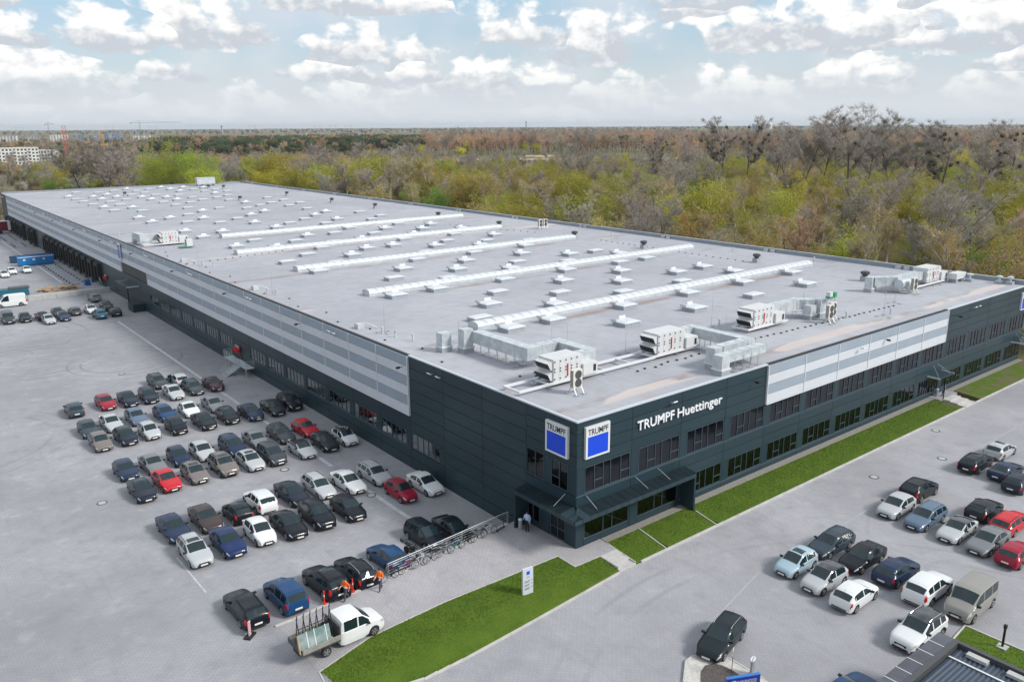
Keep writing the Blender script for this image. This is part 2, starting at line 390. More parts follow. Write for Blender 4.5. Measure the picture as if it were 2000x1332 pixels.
kerb_line('lawn_edging', [(2.58, -.9), (2.5, -2.4), (2.5, -4.0)], w=.08, top=.05, zf=lambda x, y: -.24*cl((-y-.9)/3)-.01, step=.3)
kerb_line('lawn_edging', [(6.3, -.8), (5.95, -4.0)], w=.10, top=.03, zf=lambda x, y: -.24*cl((-y-.9)/3)-.01, step=.3)
kerb_line('lawn_edging', [(12.5, -1.6), (12.2, -4.0)], w=.10, top=.03, zf=lambda x, y: -.24*cl((-y-.9)/3)-.01, step=.3)
kerb_line('walkway_kerb', [(-22.3, 5.0), (-20.8, 4.98), (-18.7, 5.22), (-14.3, 5.46), (-8.4, 5.94), (-3.9, 6.38), (-1.5, 6.6)], w=.2, top=.07, h0=-.4, step=1.)
# lawns (sloping down to the road)
def lawn(pts, zf, inner):
    m = MB(); n = len(pts)
    m.prism(pts, lambda x, y: -.7, zf); return tag(m.build('lawn', lawn_m), kind='structure')
lz = lambda x, y: -.03-.24*cl((-y-.9)/3.)
lza = lambda x, y: .005-.20*cl((-y-1.9)/2.5)+road_z(x, y)*.0
lawnA = [(-22.3,-2.9),(-22.05,-1.15),(-18,0),(-12,.29),(-1.84,0.),(-1.89,-1.98),(.66,-2.03),(.6,-4.07),(-8.4,-4.77),(-17.4,-5.35),(-21.5,-4.5)]
lawn(lawnA[::-1], lza, 0)
STRIPS = [(2.56, 6.2, 6.0), (6.3, 12.4, 12.2), (12.55, 57.6, 58.1), (62.8, 84., 84.)]
for (a, b, c) in STRIPS: lawn([(a, -.78), (a-.04, -4.04), (c, -4.04), (b, -.78)], lz, 0)
tag(MB().box(2.7, 58, -.78, .0, -.5, -.03).build('gravel_bed', gravel_m), kind='structure')
tag(MB().box(62.4, 84, -.78, .0, -.5, -.03).build('gravel_bed', gravel_m), kind='structure')
# grass blades standing on the lawns
def grass(polys, per):
    m = MB()
    def inside(p, x, y):
        c = False; j = len(p)-1
        for i in range(len(p)):
            if (p[i][1] > y) != (p[j][1] > y) and x < (p[j][0]-p[i][0])*(y-p[i][1])/(p[j][1]-p[i][1])+p[i][0]: c = not c
            j = i
        return c
    for p, zf in polys:
        x0, x1 = min(a[0] for a in p), max(a[0] for a in p); y0, y1 = min(a[1] for a in p), max(a[1] for a in p)
        for _ in range(int((x1-x0)*(y1-y0)*per)):
            x = random.uniform(x0, x1); y = random.uniform(y0, y1)
            if not inside(p, x, y): continue
            z = zf(x, y)-.01; t = random.uniform(0, 6.28); w = random.uniform(.015, .03); h = random.uniform(.04, .11); dx = math.cos(t)*w; dy = math.sin(t)*w
            n = len(m.v); m.v += [(x-dx,y-dy,z),(x+dx,y+dy,z),(x+random.uniform(-.05,.05),y+random.uniform(-.05,.05),z+h)]; m.f.append((n,n+1,n+2)); m.m.append(0)
    return m
gm = mat('grass_blade', (.068,.125,.007), .8, col2=(.11,.175,.015), vscale=2.5, trans=.25)
tag(grass([(lawnA, lza)], 170).build('grass', gm), 'short mown grass on the lawn beside the walkway', 'grass', kind='stuff')
tag(grass([([(a, -.82), (a-.02, -4.0), (c-.04, -4.0), (b, -.82)], lz) for (a, b, c) in STRIPS[:3]], 150).build('grass', gm), 'short mown grass strip along the office front', 'grass', kind='stuff')
# entrance steps down to the road, front corner and side door
def steps(x0, x1, y0, n, run, rise, ztop, label):
    t = thing('entrance_steps', label, 'steps')
    for i in range(n):
        MB().box(x0, x1, y0-run*(i+1), y0-run*i, -.9, ztop-rise*i-.001).build('step', M['kerb'], t)
        MB().box(x0, x1, y0-run*i-.10, y0-run*i+.004, ztop-rise*i-.02, ztop-rise*i+.006).build('nosing', M['concrete'], t)
    return t
steps(.70, 2.46, -1.93, 3, .72, .14, -.01, 'three shallow paved steps between the two lawns by the office corner')
steps(58.4, 61.2, -1.4, 3, .9, .13, -.02, 'paved steps below the small canopy of the side door')
tag(MB().box(57.8, 62.3, -1.4, .0, -.6, -.015).build('path', walk_m), kind='structure')
# manhole covers
def manhole(x, y, z, label):
    t = thing('manhole_cover', label, 'manhole', (x, y, z))
    MB().lathe([(.46,0),(.46,.012),(.34,.012)], 20).build('ring', M['dkgrey'], t)
    MB().lathe([(.335,.0),(.335,.02),(.05,.022)], 20).build('lid', M['concrete'], t)
for (x, y, l) in ((48.3,-5.3,'round manhole cover in road below the side door steps'),(41,-9.3,'round manhole cover nearest the farthest parked row of the front lot'),(31.6,-7.3,'round manhole cover left of the black SUV in the front lot'),(-15.2,-6.8,'round manhole cover at the bottom edge of the road')):
    manhole(x, y, -.42+.004, l)
for (x, y, l) in ((-14.2,77.3,'round manhole cover inside the tyre marks of the yard'),(-26.4,34.1,'round manhole cover beside the fifth row on the open yard'),(-10.4,31.1,'round manhole cover in the aisle near the silver estate'),(-6.5,20.6,'round manhole cover on the pale line near the red hatchback')):
    manhole(x, y, yard_z(x, y)+.006, l)
# pale drain line and worn marking along the yard
lm = mat('worn_pale_paint', (.47,.47,.49), .8, var=.25, vscale=1.6); jm = mat('road_joint_stone', (.37,.365,.385), .85, var=.12, vscale=1.6)
def strip(name, pts, w, ma, zf, dz=.006, gap=None):
    t = tag(thing(name, None, None), kind='structure')
    for a, b in zip(pts, pts[1:]):
        d = math.hypot(b[0]-a[0], b[1]-a[1]); n = max(1, int(d/2.0)); ux, uy = (b[0]-a[0])/d, (b[1]-a[1])/d
        m = MB()
        for i in range(n):
            if gap and random.random() < gap: continue
            p = (a[0]+(b[0]-a[0])*i/n, a[1]+(b[1]-a[1])*i/n); q = (a[0]+(b[0]-a[0])*(i+1)/n, a[1]+(b[1]-a[1])*(i+1)/n)
            h = w/2; c = [(p[0]+uy*h,p[1]-ux*h),(q[0]+uy*h,q[1]-ux*h),(q[0]-uy*h,q[1]+ux*h),(p[0]-uy*h,p[1]+ux*h)]
            m.poly([(x, y, zf(x, y)+dz) for x, y in c])
        m.build('line_marking', ma, t)
strip('drain_line', [(-6.35,112),(-6.2,13)], .42, lm, yard_z, gap=.12)
strip('drain_line', [(-6.3,250),(-6.3,160)], .6, lm, yard_z)
strip('edge_marking', [(-24.4,19),(-24.4,10)], .12, lm, yard_z, gap=.3)
strip('road_joint', [(-6.5,-16),(-3.6,-13.9),(0,-12.6),(8.8,-10.6)], .09, jm, lambda x, y: -.42, gap=.1)
strip('road_joint', [(16,-10.6),(26,-10.4),(60,-10.4)], .09, jm, lambda x, y: -.42, gap=.3)
# ================================================================ THE FACTORY
B = thing('factory_building', 'huge dark blue grey factory hall with striped white cladding and flat grey roof', 'factory')
def part(name, me, loc=None, rz=0, parent=None): return inst(name, me, parent or B, loc, rz)
# inner walls that show in the joints
core = MB()
core.box(.14, WID-.1, .14, LEN-.1, -1.7, H-.12)
core.build('wall', M['core'], B)
def roof_col(g):
    a = g.noise(.05, 5, .6); b_ = g.noise(.6, 5, .6, (4,4,0)); f = g.noise(5, 4, .6)
    c = g.mix(g.ramp(a, .3, .7), (.335,.345,.385), (.405,.415,.455))
    c = g.mix(g.ramp(b_, .35, .75, 0., .34), c, (.25,.25,.27))
    # felt lap joints every metre across the roof
    l = g.math('ABSOLUTE', g.math('SUBTRACT', g.math('FRACT', g.x), .5)); c = g.mix(g.ramp(l, .035, .012, 0., .38), c, (.22,.225,.25))
    # silt along the valleys where water stands, and dried puddle patches
    v = g.math('ABSOLUTE', g.math('SUBTRACT', g.math('FRACT', g.math('DIVIDE', g.math('ADD', g.y, 9.2), 23.5)), .5))
    sil = g.noise(.22, 5, .65, (0,11,0), (.5,1.4,1)); c = g.mix(g.math('MULTIPLY', g.ramp(v, .05, .008), g.ramp(sil, .42, .62, 0., .85)), c, (.27,.205,.18))
    pd = g.noise(.10, 4, .55, (17,2,0), (.45,1.6,1)); pe = g.math('MULTIPLY', g.ramp(v, .05, .02), g.ramp(pd, .56, .59, 0., .75)); c = g.mix(pe, c, (.55,.49,.47))
    e2 = g.math('MULTIPLY', g.ramp(g.math('MINIMUM', g.x, g.y), 1.6, .4), g.ramp(g.noise(.35, 4, .6, (1,5,0)), .5, .66, 0., .7)); c = g.mix(e2, c, (.40,.31,.28))
    g.bump(f, .15, .02); return c
roof_m = surface('grey_roof_felt', roof_col, .8)
rf = MB().box(.2, WID-.2, .2, LEN-.2, H-.5, H-.07).build('roof', roof_m, B)
cp = MB(); cp.box(0, .3, 24, LEN, H-.1, H+.02); cp.box(24, 60, 0, .3, H-.1, H+.02); cp.build('coping', M['black'], rf)
cp = MB(); cp.box(-.02, .26, -.02, 23.98, H-.1, H+.015); cp.box(.27, 23.98, -.02, .26, H-.1, H+.015); cp.box(60.02, WID, -.02, .26, H-.1, H+.015); cp.build('coping', mat('pale_coping', (.5,.54,.6), .5), rf)
pm = mat('parapet_sheet', (.26,.30,.35), .5, var=.1)
cp = MB(); cp.box(WID-.3, WID+.02, .3, LEN-.3, H-.2, H+.52); cp.box(.3, WID-.32, LEN-.3, LEN+.02, H-.2, H+.42); cp.build('parapet', pm, rf)
cp = MB(); cp.box(WID-.36, WID+.06, .3, LEN-.3, H+.525, H+.56); cp.box(.3, WID-.37, LEN-.36, LEN+.06, H+.425, H+.46); cp.build('parapet_cap', mat('cap_sheet', (.44,.49,.54), .4), rf)
for k in range(12):                                                   # overflow boxes on the far parapet
    y = 17.3+k*23.5
    for d in (-.65, .65): MB().box(WID-.62, WID-.3, y+d-.42, y+d+.42, H-.06, H+.40).build('overflow_box', M['galv'], rf)
# ---- facade pieces; e = along the wall, z = height, both facades use the same pieces
PC = {}
def slab(w, h, t, key, ma, bev=.012):
    k = (round(w,3), round(h,3), t, key)
    if k not in PC:
        m = MB(); b = bev
        m.v = [(0,0,0),(w,0,0),(w,0,h),(0,0,h),(b,-t,b),(w-b,-t,b),(w-b,-t,h-b),(b,-t,h-b)]
        m.f = [(4,5,6,7),(0,1,5,4),(1,2,6,5),(2,3,7,6),(3,0,4,7)]; m.m = [0]*5
        PC[k] = m.mesh(key, [ma])
    return PC[k]
def rfac(e, z, me, name, d=.0, parent=None): return part(name, me, (e, .14-d, z), 0, parent)         # right facade (y = 0), outward -y
def lfac(e, z, me, name, d=.0, parent=None): return part(name, me, (.14-d, e, z), -math.pi/2, parent)  # left facade (x = 0), e = upper end of the piece
G = .018
pk = 0
def panel_r(e0, e1, z0, z1, ma='panel', t=.14, name='wall_panel'):
    global pk; pk += 1
    m_ = ma if ma != 'panel' else random.choice(('panel', 'panel2'))
    return rfac(e0+G/2, z0+G/2, slab(e1-e0-G, z1-z0-G, t, m_, M[m_]), name)
def panel_l(e0, e1, z0, z1, ma='panel', t=.14, name='wall_panel'):
    m_ = ma if ma != 'panel' else random.choice(('panel', 'panel2'))
    return lfac(e1-G/2, z0+G/2, slab(e1-e0-G, z1-z0-G, t, m_, M[m_]), name)
def split(z0, z1, n): return [z0+(z1-z0)*i/n for i in range(n+1)]
# window: frame with mullions, panes recessed, one opening light with a transom
def window_mesh(w, h, cols, trans, fw=.05):
    m = MB(); y0, y1 = -.10, .0
    m.box(0, w, y0, y1, 0, fw); m.box(0, w, y0, y1, h-fw, h); m.box(0, fw, y0, y1, fw, h-fw); m.box(w-fw, w, y0, y1, fw, h-fw)
    xs = [w*c for c in cols]
    for x in xs[1:-1]: m.box(x-fw/2, x+fw/2, y0, y1, fw, h-fw)
    for i in trans: m.box(xs[i]+fw/2, xs[i+1]-fw/2, y0, y1, h*.36, h*.36+fw)
    return m.mesh('window', [M['trim']])
WM = {}
def window(side, e0, e1, z0, z1, cols=(0,.21,.40,.56,.79,1), trans=(1,4), pane='glass'):
    w, h = round(e1-e0, 3), round(z1-z0, 3); k = (w, h, cols, trans)
    if k not in WM: WM[k] = window_mesh(w, h, cols, trans)
    if side == 'r': o = rfac(e0, z0, WM[k], 'window', .02)
    else: o = lfac(e1, z0, WM[k], 'window', .02)
    for i in range(len(cols)-1):
        pw = round(w*(cols[i+1]-cols[i])-.05, 3); px = w*cols[i]+.025
        for (a, b) in (((.05, h*.36), (h*.36+.05, h-.05)) if i in trans else ((.05, h-.05),)):
            kk = (pw, round(b-a, 3), pane)
            if kk not in WM: WM[kk] = MB().box(0, pw, -.045, -.02, 0, b-a).mesh('pane', [M[pane]])
            q = inst('pane', WM[kk], o, (px, 0, a)); 
            q.rotation_euler = (random.uniform(-.006, .006), 0, random.uniform(-.006, .006))
    return o
# right facade: 14 bays of 6 m
for k in range(14):
    a = 6*k; b = a+6
    if 4 <= k < 10:
        zs = split(6.62, H-.1, 4)
        for i in range(4): panel_r(a, b, zs[i], zs[i+1], ('cwhite', 'cgrey')[i % 2], .30, 'cladding_panel')
        if k > 4: rfac(a-.05, 6.66, slab(.10, H-.16-6.66, .05, 'white', M['white'], .004), 'seam_strip', .30)
    else:
        zs = split(6.62, H-.1, 4)
        for i in range(4): panel_r(a, b, zs[i], zs[i+1])
    # upper windows
    panel_r(a, a+.86, 4.36, 6.62, 'panel', .10); panel_r(b-.10, b, 4.36, 6.62, 'panel', .10)
    window('r', a+.88, b-.12, 4.42, 6.56)
    rfac(a, 4.30, slab(6, .07, .20, 'trim', M['trim'], .005), 'window_sill')
    zs = split(2.48, 4.29, 2)
    for i in range(2): panel_r(a, b, zs[i], zs[i+1])
    # ground floor
    if k in (0, 1):
        panel_r(a, a+.86, .0, 2.48, 'panel', .12); panel_r(b-.1, b, .0, 2.48, 'panel', .12)
        panel_r(a+.86, b-.1, .0, .45, 'panel', .12)
        window('r', a+.88, b-.12, .5, 2.44, (0,.42,.62,1), ())
    elif k == 9:
        panel_r(a, a+.86, .5, 2.48, 'panel', .10); window('r', a+.88, a+3.2, .55, 2.44, (0,.25,.5,.75,1), ()); panel_r(b-.1, b, .5, 2.48, 'panel', .10)
        window('r', a+4.6, b-.12, .55, 2.44, (0,.5,1), ())
        rfac(a+3.3, 0., slab(1.2, 2.44, .04, 'glass', M['glass'], .03), 'door')
    else:
        panel_r(a, a+.86, .5, 2.48, 'panel', .10); panel_r(b-.10, b, .5, 2.48, 'panel', .10)
        window('r', a+.88, b-.12, .56, 2.44)
    if k >= 2:
        rfac(a, .44, slab(6, .07, .22, 'trim', M['trim'], .005), 'window_sill')
        panel_r(a, b, -.5, .43, 'panel', .12)
rfac(24.0-.10, 6.60, slab(.10, H-.1-6.60, .33, 'white', M['white'], .004), 'edge_trim', .0); rfac(60.0, 6.60, slab(.10, H-.1-6.60, .33, 'white', M['white'], .004), 'edge_trim', .0)
rfac(24.0, 6.52, slab(36, .09, .33, 'white', M['white'], .004), 'edge_trim', .0)
# left facade: 48 bays of 6 m
def low_left(a, b, z0, z1, n):
    zs = split(z0, z1, n)
    for i in range(n): panel_l(a, b, zs[i], zs[i+1])
for k in range(48):
    a = 6.0*k; b = a+6
    if k == 0:
        low_left(0, 6, 6.70, H-.1, 4)
        for (p, q) in ((0, .98), (2.98, 3.78), (6.02, 6.0)):
            if q-p > .05: panel_l(p, q, 4.36, 6.70, 'panel', .10)
        window('l', 1.0, 2.96, 4.42, 6.66, (0,.5,1), (0,)); window('l', 3.8, 5.98, 4.42, 6.66, (0,.5,1), ())
        low_left(0, 6, 2.5, 4.34, 2)
        panel_l(0, 1.2, 0, 2.5, 'panel', .12); window('l', 1.25, 3.0, .06, 2.45, (0,.5,1), (0, 1)); panel_l(3.05, 4.3, 0, 2.5); window('l', 4.35, 5.95, .45, 2.45, (0,.5,1), ()); panel_l(4.3, 6, 0, .42)
    elif k < 4:
        low_left(a, b, 2.56 if k == 3 else 1.2, H-.1, 7 if k == 3 else 8)
        if k == 3: window('l', a+.9, b-.1, .92, 2.5, (0,.21,.42,.6,.82,1), (0,), 'glass_l'); panel_l(a, a+.88, .86, 2.56); panel_l(b-.1, b, .86, 2.56)
        low_left(a, b, -.2, .84 if k == 3 else 1.2, 1)
        panel_l(a, b, -1.6, -.2, 'panel', .2, 'plinth')
    elif k < 46:
        zt = 6.55 if 114.3 < a+3 < 129.2 and k in (19, 20, 21) else 4.35
        if k == 19 or k == 21: zt = 4.35 if False else zt
        zs = split(4.35, H-.1, 6)
        for i in range(6):
            if zs[i] < zt-.3: continue
            panel_l(a, b, zs[i], zs[i+1], ('cwhite', 'cgrey')[i % 2], .30, 'cladding_panel')
            if i % 2 and k > 4: lfac(a+.06, zs[i]+.02, slab(.12, zs[i+1]-zs[i]-.04, .045, 'white', M['white'], .004), 'seam_strip', .30)
        if zt > 5:
            for i in range(20):                                       # upright louvres behind the cut in the cladding
                lfac(a+.3*i+.27, 4.36, slab(.24, 2.0, .10, 'dkgrey', M['dkgrey'], .02), 'louvre')
        lfac(b, zt-.07, slab(6, .07, .33, 'white', M['white'], .004), 'edge_trim')
        if k <= 18:
            panel_l(a, b, 2.56, 4.26)
            if k == 11:
                panel_l(a, b, -.2, 2.54)
                lfac(a+4.2, 0., slab(1.1, 2.2, .05, 'black', M['black'], .03), 'door', .14)
            else:
                window('l', a+.9, b-.1, .92, 2.5, (0,.21,.42,.6,.82,1), (0,) if k % 5 == 0 else (), 'glass_l')
                panel_l(a, a+.88, .86, 2.56); panel_l(b-.1, b, .86, 2.56)
                lfac(b, .78, slab(6, .07, .22, 'trim', M['trim'], .005), 'window_sill')
                panel_l(a, b, -.2, .77)
            panel_l(a, b, -1.6, -.2, 'panel', .2, 'plinth')
        elif k < 24:
            panel_l(a, b, 2.0, 4.26); low_left(a, b, -.2, 2.0, 1); panel_l(a, b, -1.6, -.2, 'panel', .2, 'plinth')
        else:
            low_left(a, b, -1.6, 4.26, 2)
    else:
        for i in range(12): lfac(a+.5*i+.49, -1.6, slab(.48, H-.1+1.6, .12, 'dkgrey', M['dkgrey'], .05), 'ribbed_panel')
lfac(24.02, 4.28, slab(.12, H-.1-4.28, .33, 'white', M['white'], .004), 'edge_trim')
for e in (114.0, 132.1): lfac(e, 4.30, slab(.12, 2.3, .33, 'white', M['white'], .004), 'edge_trim')
# far sides
for (x0,x1,y0,y1) in ((WID-.1,WID,.0,LEN),(0,WID-.1,LEN-.1,LEN)): MB().box(x0,x1,y0,y1,-1.7,H-.1).build('wall', M['panel'], B)

# ---- corner canopy: standing seam sheets on an L shaped roof with end walls
cm = mat('zinc_canopy', (.035,.062,.078), .38, .35, .5, var=.2, vscale=1.2)
CN = part('canopy', MB().prism([(-1.45,-1.45),(12.5,-1.45),(12.5,-.02),(0,-.02),(-.02,0),(-.02,5.8),(-1.45,5.8)], 3.02, 3.34).mesh('canopy', [cm]))
def sheets(n, f):
    for i in range(n):
        q = f(i/n+.002, (i+1)/n-.002); m = MB(); m.poly(q); m.poly([(p[0],p[1],p[2]) for p in q][::-1]); 
        a, b, c, d = q
        m.v += [(b[0],b[1],3.0),(a[0],a[1],3.0)]; k = len(m.v); m.f.append((k-1, k-2, 1, 0)); m.m.append(0); m.build('canopy_sheet', cm, CN)
        MB().tube((b[0],b[1],b[2]+.015), (c[0],c[1],c[2]+.015), .018, n=4).build('standing_seam', M['panel'], CN)
sheets(17, lambda s, e: [(-1.5+14*s,-1.5,3.36),(-1.5+14*e,-1.5,3.36),(-1.5+14*e,-.05 if e*14 > 1.5 else -1.5+14*e,3.52 if e*14 > 1.5 else 3.36+.11*(e*14)),(-1.5+14*s,-.05 if s*14 > 1.5 else -1.5+14*s,3.52 if s*14 > 1.5 else 3.36+.11*(s*14))])
sheets(9, lambda s, e: [(-1.5,5.85-7.3*s,3.362),(-1.5,5.85-7.3*e,3.362),(-.05 if 5.85-7.3*e > -.05 else 5.85-7.3*e,5.85-7.3*e,3.522 if 5.85-7.3*e > -.05 else 3.362+.11*(1.5+5.85-7.3*e)),(-.05,5.85-7.3*s,3.522)])
MB().box(12.32,12.52,-1.46,-.0,-.5,3.0).build('end_wall', M['panel'], CN)
MB().box(-1.46,-.0,5.62,5.82,-.02,3.0).build('end_wall', M['panel'], CN)
for p, q in (((-.05,1.2,4.25),(-1.1,1.35,3.48)),((1.0,-.05,4.25),(1.15,-1.1,3.48)),((6.5,-.05,4.25),(6.9,-1.1,3.48)),((9.2,-.05,4.25),(9.6,-1.1,3.48))):
    MB().tube(p, q, .022).build('tie_rod', M['steel'], CN)
# small glass canopies
def porch(loc, rz, w, d, z, ties=True):
    o = inst('porch_canopy', MB().box(-w/2, w/2, -d, 0, z, z+.10).mesh('porch_canopy', [M['panel']]), B, loc, rz)
    MB().box(-w/2-.06, -w/2, -d, 0, z-.02, z+.16).build('edge_beam', M['cwhite'], o); MB().box(w/2, w/2+.06, -d, 0, z-.02, z+.16).build('edge_beam', M['cwhite'], o)
    if ties:
        for s in (-1, 1):
            MB().tube((s*w*.4,-d*.8,z+.1), (s*w*.15,0,z+1.2), .02).build('tie_rod', M['steel'], o)
    return o
porch((58.6, 0, 0), 0, 3.6, 1.5, 2.72); MB().box(58.5,58.6,-1.45,-1.35,-.4,2.72).build('post', M['black'], B)
porch((82.5, 0, 0), 0, 3.6, 1.6, 2.9)
porch((0, 125, 0), -math.pi/2, 8, 2.2, 2.9, False)
MB().box(-2.3,-.15,117.6,121,-1.3,.2).build('porch_base', M['panel'], B); MB().box(-2.1,-1.9,121.2,121.4,-1.3,2.9).build('post', M['black'], B)
# ---- loading docks
ds = MB(); ds.box(-.75,.1,-1.75,1.75,-.2,3.55); ds = MB()
ds.box(-.8,.0,-1.8,-1.25,-.35,3.6).box(-.8,.0,1.25,1.8,-.35,3.6).box(-.8,.0,-1.25,1.25,2.9,3.6); dsm = ds.mesh('dock_shelter', [M['rubber']])
dd = MB().box(-.12,.0,-1.24,1.24,-.3,2.9).mesh('dock_door', [M['dkgrey']]); db = MB().box(-.9,0,-1.5,1.5,-.9,-.4).mesh('dock_bumper', [M['dkgrey']])
for y in (152.3,158.4,164.4,170.5,176.5,182.5,188.4,194.3,200.4,206.4,212.2,230,236.2,248.4,254.5,260.7,267,273,279):
    o = part('dock_shelter', dsm, (-.02, y, 0)); inst('dock_door', dd, o, (.0, 0, 0)); inst('dock_bumper', db, o)
# ---- lettering on the front
def text(body, size, ma, depth=.06, bold=.012, width=None):
    c = bpy.data.curves.new('lettering', 'FONT'); c.body = body; c.size = size; c.extrude = depth; c.offset = bold; c.align_x = 'LEFT'; c.align_y = 'BOTTOM_BASELINE'; c.resolution_u = 4
    o = bpy.data.objects.new('lettering_curve', c); COL.objects.link(o); bpy.context.view_layer.update()
    me = bpy.data.meshes.new_from_object(o.evaluated_get(bpy.context.evaluated_depsgraph_get())); bpy.data.objects.remove(o)
    xs = [v.co.x for v in me.vertices]
    if width:
        s = width/(max(xs)-min(xs)); x0 = min(xs)
        for v in me.vertices: v.co.x = (v.co.x-x0)*s
    me.materials.clear(); me.materials.append(ma); me.name = 'lettering'; return me
lt = mat('white_letters', (.80,.82,.86), .4)
def lettering(body, size, width, loc, rz, ma, parent, depth=.06, bold=.012):
    me = text(body, size, ma, depth, bold, width); o = inst('lettering', me, parent, loc); o.rotation_euler = (math.pi/2, 0, rz); return o
LW = thing('wall_lettering', 'large white raised letters on the dark front above the windows', 'lettering', (6.45, -.1, 8.22))
for w, x, wd in (('TRUMPF', 0, 4.45), ('Huettinger', 4.85, 5.95)): lettering(w, 1.13, wd, (x, 0, 0), 0, lt, LW, .05, .006)
def logo(loc, rz, label, s=2.55):
    t = thing('logo_sign', label, 'sign', loc, rz)
    MB().box(0, s, -.22, 0, 0, s).build('sign_box', M['white'], t)
    MB().box(s*.08, s*.92, -.235, -.222, s*.07, s*.68).build('blue_square', M['blue'], t)
    lettering('TRUMPF', s*.27, s*.84, (s*.08, -.226, s*.735), 0, M['black'], t, .006, .009)
    return t
logo((.72, -.0, 7.32), 0, 'square white logo sign with blue field on the right hand face of the corner')
logo((-.0, 3.4, 7.25), -math.pi/2, 'square white logo sign with blue field on the yard face of the corner')
logo((81.8, -.0, 7.2), 0, 'square white logo sign with blue field at the far end of the front', 2.4)
logo((-.31, 131.6, 6.95), -math.pi/2, 'small square blue logo sign high on the striped cladding', 1.9).scale = (.8, 1, 1.6)
# ---- wall lamps and cameras
def lamp(p, rz, label):
    t = thing('flood_light', label, 'lamp', p, rz, 'flood lights on the facade')
    MB().box(-.03,.03,-.35,0,-.03,.03).build('bracket', M['steel'], t)
    o = MB().box(-.24,.24,-.28,.0,-.05,.05).build('lamp_head', M['cwhite'], t, (0,-.3,.02)); o.rotation_euler = (R(-28),0,0)
FL = 'pale square flood light on the facade'
for x in (4.5+6, 66.6, 67.7): lamp((x, 0, 9.75), 0, FL)
for x in (39.8,): lamp((x, -.3, 9.3), 0, FL)
for y in (19.6, 18.2): lamp((0, y, 9.6), -math.pi/2, FL)
for k in range(11):
    y = 39+24*k
    for d in (-.6, .6): lamp((-.3, y+d, 9.9), -math.pi/2, FL)
def camera_(p, rz):
    t = thing('security_camera', 'small dark camera on a short arm on the facade', 'camera', p, rz, 'security cameras on the facade')
    MB().tube((0,0,0),(0,-.4,.05),.035).build('arm', M['black'], t); MB().box(-.09,.09,-.7,-.3,-.1,.08).build('housing', M['black'], t)
for y in (24.6, 48, 72, 96, 121, 145, 170, 195, 220): camera_((-.3, y, 9.2), -math.pi/2)
for x in (21.7, 45.2, 62.5): camera_((x, -.05, 9.3), 0)
# ================================================================ ON THE ROOF
RZ = H-.07
# skylights: checkerboard of flat domes and smoke vents with wind deflectors
flat_c = MB().box(-1.25,1.25,-.75,.75,0,.42).mesh('curb', [M['curb']])
m = MB(); m.box(-1.33,1.33,-.83,.83,.42,.50); m.prism([(-1.3,-.8),(1.3,-.8),(1.3,.8),(-1.3,.8)], .50, .52)
n0 = len(m.v); m.v += [(-1.3,-.8,.52),(1.3,-.8,.52),(1.3,.8,.52),(-1.3,.8,.52),(-1.0,-.5,.60),(1.0,-.5,.60),(1.0,.5,.60),(-1.0,.5,.60)]
m.f += [(n0,n0+1,n0+5,n0+4),(n0+1,n0+2,n0+6,n0+5),(n0+2,n0+3,n0+7,n0+6),(n0+3,n0,n0+4,n0+7),(n0+4,n0+5,n0+6,n0+7)]; m.m += [0]*5
flat_t = m.mesh('dome', [M['skyl']])
vent_c = MB().box(-1.15,1.15,-.95,.95,0,.42).mesh('curb', [M['curb']])
m = MB(); m.box(-1.25,1.25,-1.05,1.05,.42,.52); n0 = len(m.v)
m.v += [(-1.2,-1,.52),(1.2,-1,.52),(1.2,1,.52),(-1.2,1,.52),(-.9,-.7,.62),(.9,-.7,.62),(.9,.7,.62),(-.9,.7,.62)]
m.f += [(n0,n0+1,n0+5,n0+4),(n0+1,n0+2,n0+6,n0+5),(n0+2,n0+3,n0+7,n0+6),(n0+3,n0,n0+4,n0+7),(n0+4,n0+5,n0+6,n0+7)]; m.m += [0]*5
vent_t = m.mesh('dome', [M['skyl']])
def defl(x, y, w, rz):
    m = MB(); h = w/2; m.v = [(-h,-.02,.45),(h,-.02,.45),(h,.12,.80),(-h,.12,.80),(-h,.01,.45),(h,.01,.45),(h,.15,.80),(-h,.15,.80)]
    m.f = [(0,1,2,3),(5,4,7,6),(3,2,6,7),(0,3,7,4),(1,5,6,2)]; m.m = [0]*5; return m.mesh('wind_deflector', [M['white']]), (x, y), rz
df1 = MB(); d_a = defl(0,0,.95,0)[0]; d_b = defl(0,0,1.5,0)[0]
def sky_flat(x, y):
    t = thing('skylight', 'flat white skylight on grey curb', 'skylight', (x, y, RZ), random.uniform(-.01,.01), 'flat skylights of the roof')
    inst('curb', flat_c, t); inst('dome', flat_t, t)
def sky_vent(x, y):
    t = thing('smoke_vent', 'white smoke vent with upright flaps', 'roof vent', (x, y, RZ), random.uniform(-.01,.01), 'smoke vents of the roof')
    inst('curb', vent_c, t); inst('dome', vent_t, t)
    inst('wind_deflector', d_a, t, (-1.32, .62, 0), math.pi/2+.0); inst('wind_deflector', d_a, t, (.55, 1.1, 0), 0)
